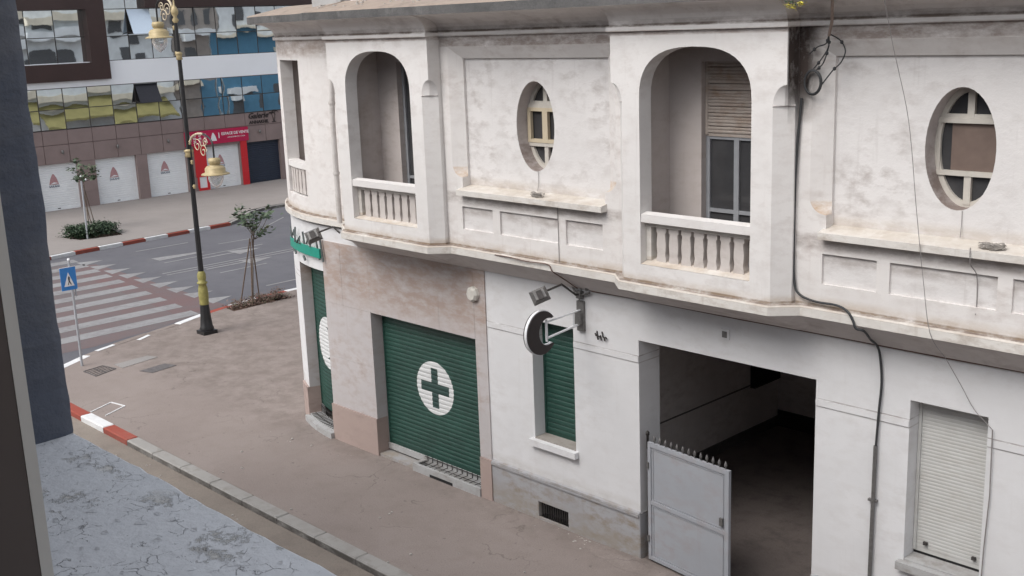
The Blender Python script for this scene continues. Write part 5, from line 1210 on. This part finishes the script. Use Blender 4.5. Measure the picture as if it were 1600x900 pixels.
house(21.1, 33.5, 14.5, 'housewhite', 'pale blue white house with arched windows mirrored in the mall glass', 3, [('a', 22.4, 25.0, 5.4, 7.2), ('a', 27.2, 28.4, 5.4, 7.4), ('b', 21.3, 27.0, 8.0, 8.8), ('bc', 21.3, 33, 9.4, 10.1), ('w', 30, 31, 5.6, 7.2), ('bc', 21.2, 33.3, 3.7, 4.4), ('aw', 21.3, 32.2, 1.9, 3.3), ('w', 22, 24, 9.0, 9.4), ('w', 29, 30.5, 8.2, 9.3)])
house(33.6, 38.0, 14.0, 'housegrey', 'grey beige house with balconies mirrored in the mall glass', 3, [('w', 34.3, 35.6, 5.4, 7.4), ('b', 34, 37.6, 8.1, 9.0), ('bc', 33.8, 36, 3.9, 4.5), ('w', 34.5, 35.5, 9.4, 11), ('w', 36.4, 37.2, 9.4, 11), ('blue', 36.0, 37.9, .2, 4.6)])
house(38.1, 60, 13.0, 'housewhite', 'bright blue house with grey doorway mirrored in the mall glass', 2, [('blue', 38.15, 59.9, 0, 8.4), ('w', 40, 41.4, 9.2, 10.6), ('w', 44, 45.4, 9.2, 10.6), ('bc', 38.2, 59.8, 8.42, 8.7), ('w', 38.6, 40.2, .2, 2.9), ('b', 38.4, 40.4, 3.0, 3.7), ('w', 43, 45, 2.0, 3.8), ('bc', 43.5, 44.5, 6.6, 7.2), ('w', 46, 48, 5, 6.5)])

# ------------------------------------------------------------------ the building the picture is taken from
AB = thing('apartment_building', (-2.84, -13, 0), 'slate blue rendered wall pillar and pale blue flaking ledge in the foreground at left', 'building')
# rough pillar: wobbly edge and trowelled faces
mb = MB(); rr = random.Random(21); zsn = 90; rows = []
for k in range(zsn + 1):
    z = 7.20 + 3.8 * k / zsn; w1 = .0015 * math.sin(z * 9) + rr.uniform(-.0018, .0018); w2 = .0015 * math.sin(z * 13 + 1) + rr.uniform(-.002, .002)
    ex, ey = -2.818 + w1, -11.40 + w2
    rows.append([(ex, -12.3, z), (ex, -11.7, z), (ex + rr.uniform(-.003, .003), -11.5, z), (ex - .002, ey - .035, z), (ex - .012, ey - .010, z), (ex - .035, ey, z), (ex - .4, ey, z), (-9.5, ey, z)])
for k in range(zsn): mb.bridge(rows[k][::-1], rows[k + 1][::-1], False, True)
mb.build('pillar', 'pillar', AB)
MB().box(-20.0, -2.86, -20, -11.43, -.13, 11.0).build('wall', 'pillar', AB)
# ledge with a chipped outer edge
nx = 150; edge = []
for k in range(nx + 1):
    x = -2.84 + 7.0 * k / nx; edge.append((x, -11.405 + rr.uniform(-.003, .003) + .002 * math.sin(x * 7)))
mb = MB()
L0 = [(x, -12.08, 7.200) for x, y in edge]; L1 = [(x, y - .006, 7.200 + rr.uniform(-.001, .001)) for x, y in edge]; L2 = [(x, y, 7.196) for x, y in edge]; L3 = [(x, y, 7.02) for x, y in edge]; L4 = [(x, -11.43, 7.02) for x, y in edge]
mb.bridge(L1, L0, False); mb.bridge(L2, L1, False); mb.bridge(L3, L2, False); mb.bridge(L4, L3, False); mb.build('ledge', 'ledge', AB)
MB().box(-2.855, 6, -12.07, -11.44, -.13, 7.03).build('wall', 'pillar', AB)
# lifted paint chips
mb = MB()
for k in range(170):
    x = rr.uniform(-2.75, -1.3); y = rr.uniform(-11.98, -11.44); s_ = rr.uniform(.003, .010); a = rr.gauss(0.3, .6); ca, sa = math.cos(a), math.sin(a); pts = []
    m_ = rr.randint(4, 6)
    for j in range(m_):
        b2 = 2 * PI * j / m_; q_ = s_ * rr.uniform(.6, 1.2); px_, py_ = q_ * math.cos(b2) * 1.7, q_ * math.sin(b2) * .7
        pts.append((x + px_ * ca - py_ * sa, y + px_ * sa + py_ * ca, 7.2012 + (max(0, py_) * .6)))
    mb.add(pts, [tuple(range(m_))])
o = mb.build('paint_chip', 'ledge', AB); o['kind'] = 'stuff'
# room round the camera and the window frame
rm = MB(); X0, X1, Y0, Y1, Z0, Z1 = -3.2, 3.0, -16.0, -12.09, 6.2, 9.4
rm.add([(X0, Y0, Z0), (X1, Y0, Z0), (X1, Y1, Z0), (X0, Y1, Z0)], [(0, 1, 2, 3)]); rm.add([(X0, Y0, Z1), (X1, Y0, Z1), (X1, Y1, Z1), (X0, Y1, Z1)], [(3, 2, 1, 0)])
rm.add([(X0, Y0, Z0), (X1, Y0, Z0), (X1, Y0, Z1), (X0, Y0, Z1)], [(3, 2, 1, 0)]); rm.add([(X0, Y0, Z0), (X0, Y1, Z0), (X0, Y1, Z1), (X0, Y0, Z1)], [(0, 1, 2, 3)]); rm.add([(X1, Y0, Z0), (X1, Y1, Z0), (X1, Y1, Z1), (X1, Y0, Z1)], [(3, 2, 1, 0)])
rm.plate(rect(X0, X1, Z0, Z1), [rect(-1.55, 0.9, 7.195, 9.05)], lambda a, b2: (a, Y1 + .005, b2)); rm.build('room', 'room', AB)
fm = MB(); fm.box(-1.549, -1.375, -12.033, -12.018, 7.205, 9.04); fm.build('window_frame', 'frame', AB)
fm = MB(); fm.box(-2.6, -1.3757, -12.32, -12.0332, 7.0, 9.04); fm.build('window_casing', 'casing', AB)

# sanity for parent-relative copies
bpy.context.view_layer.update()
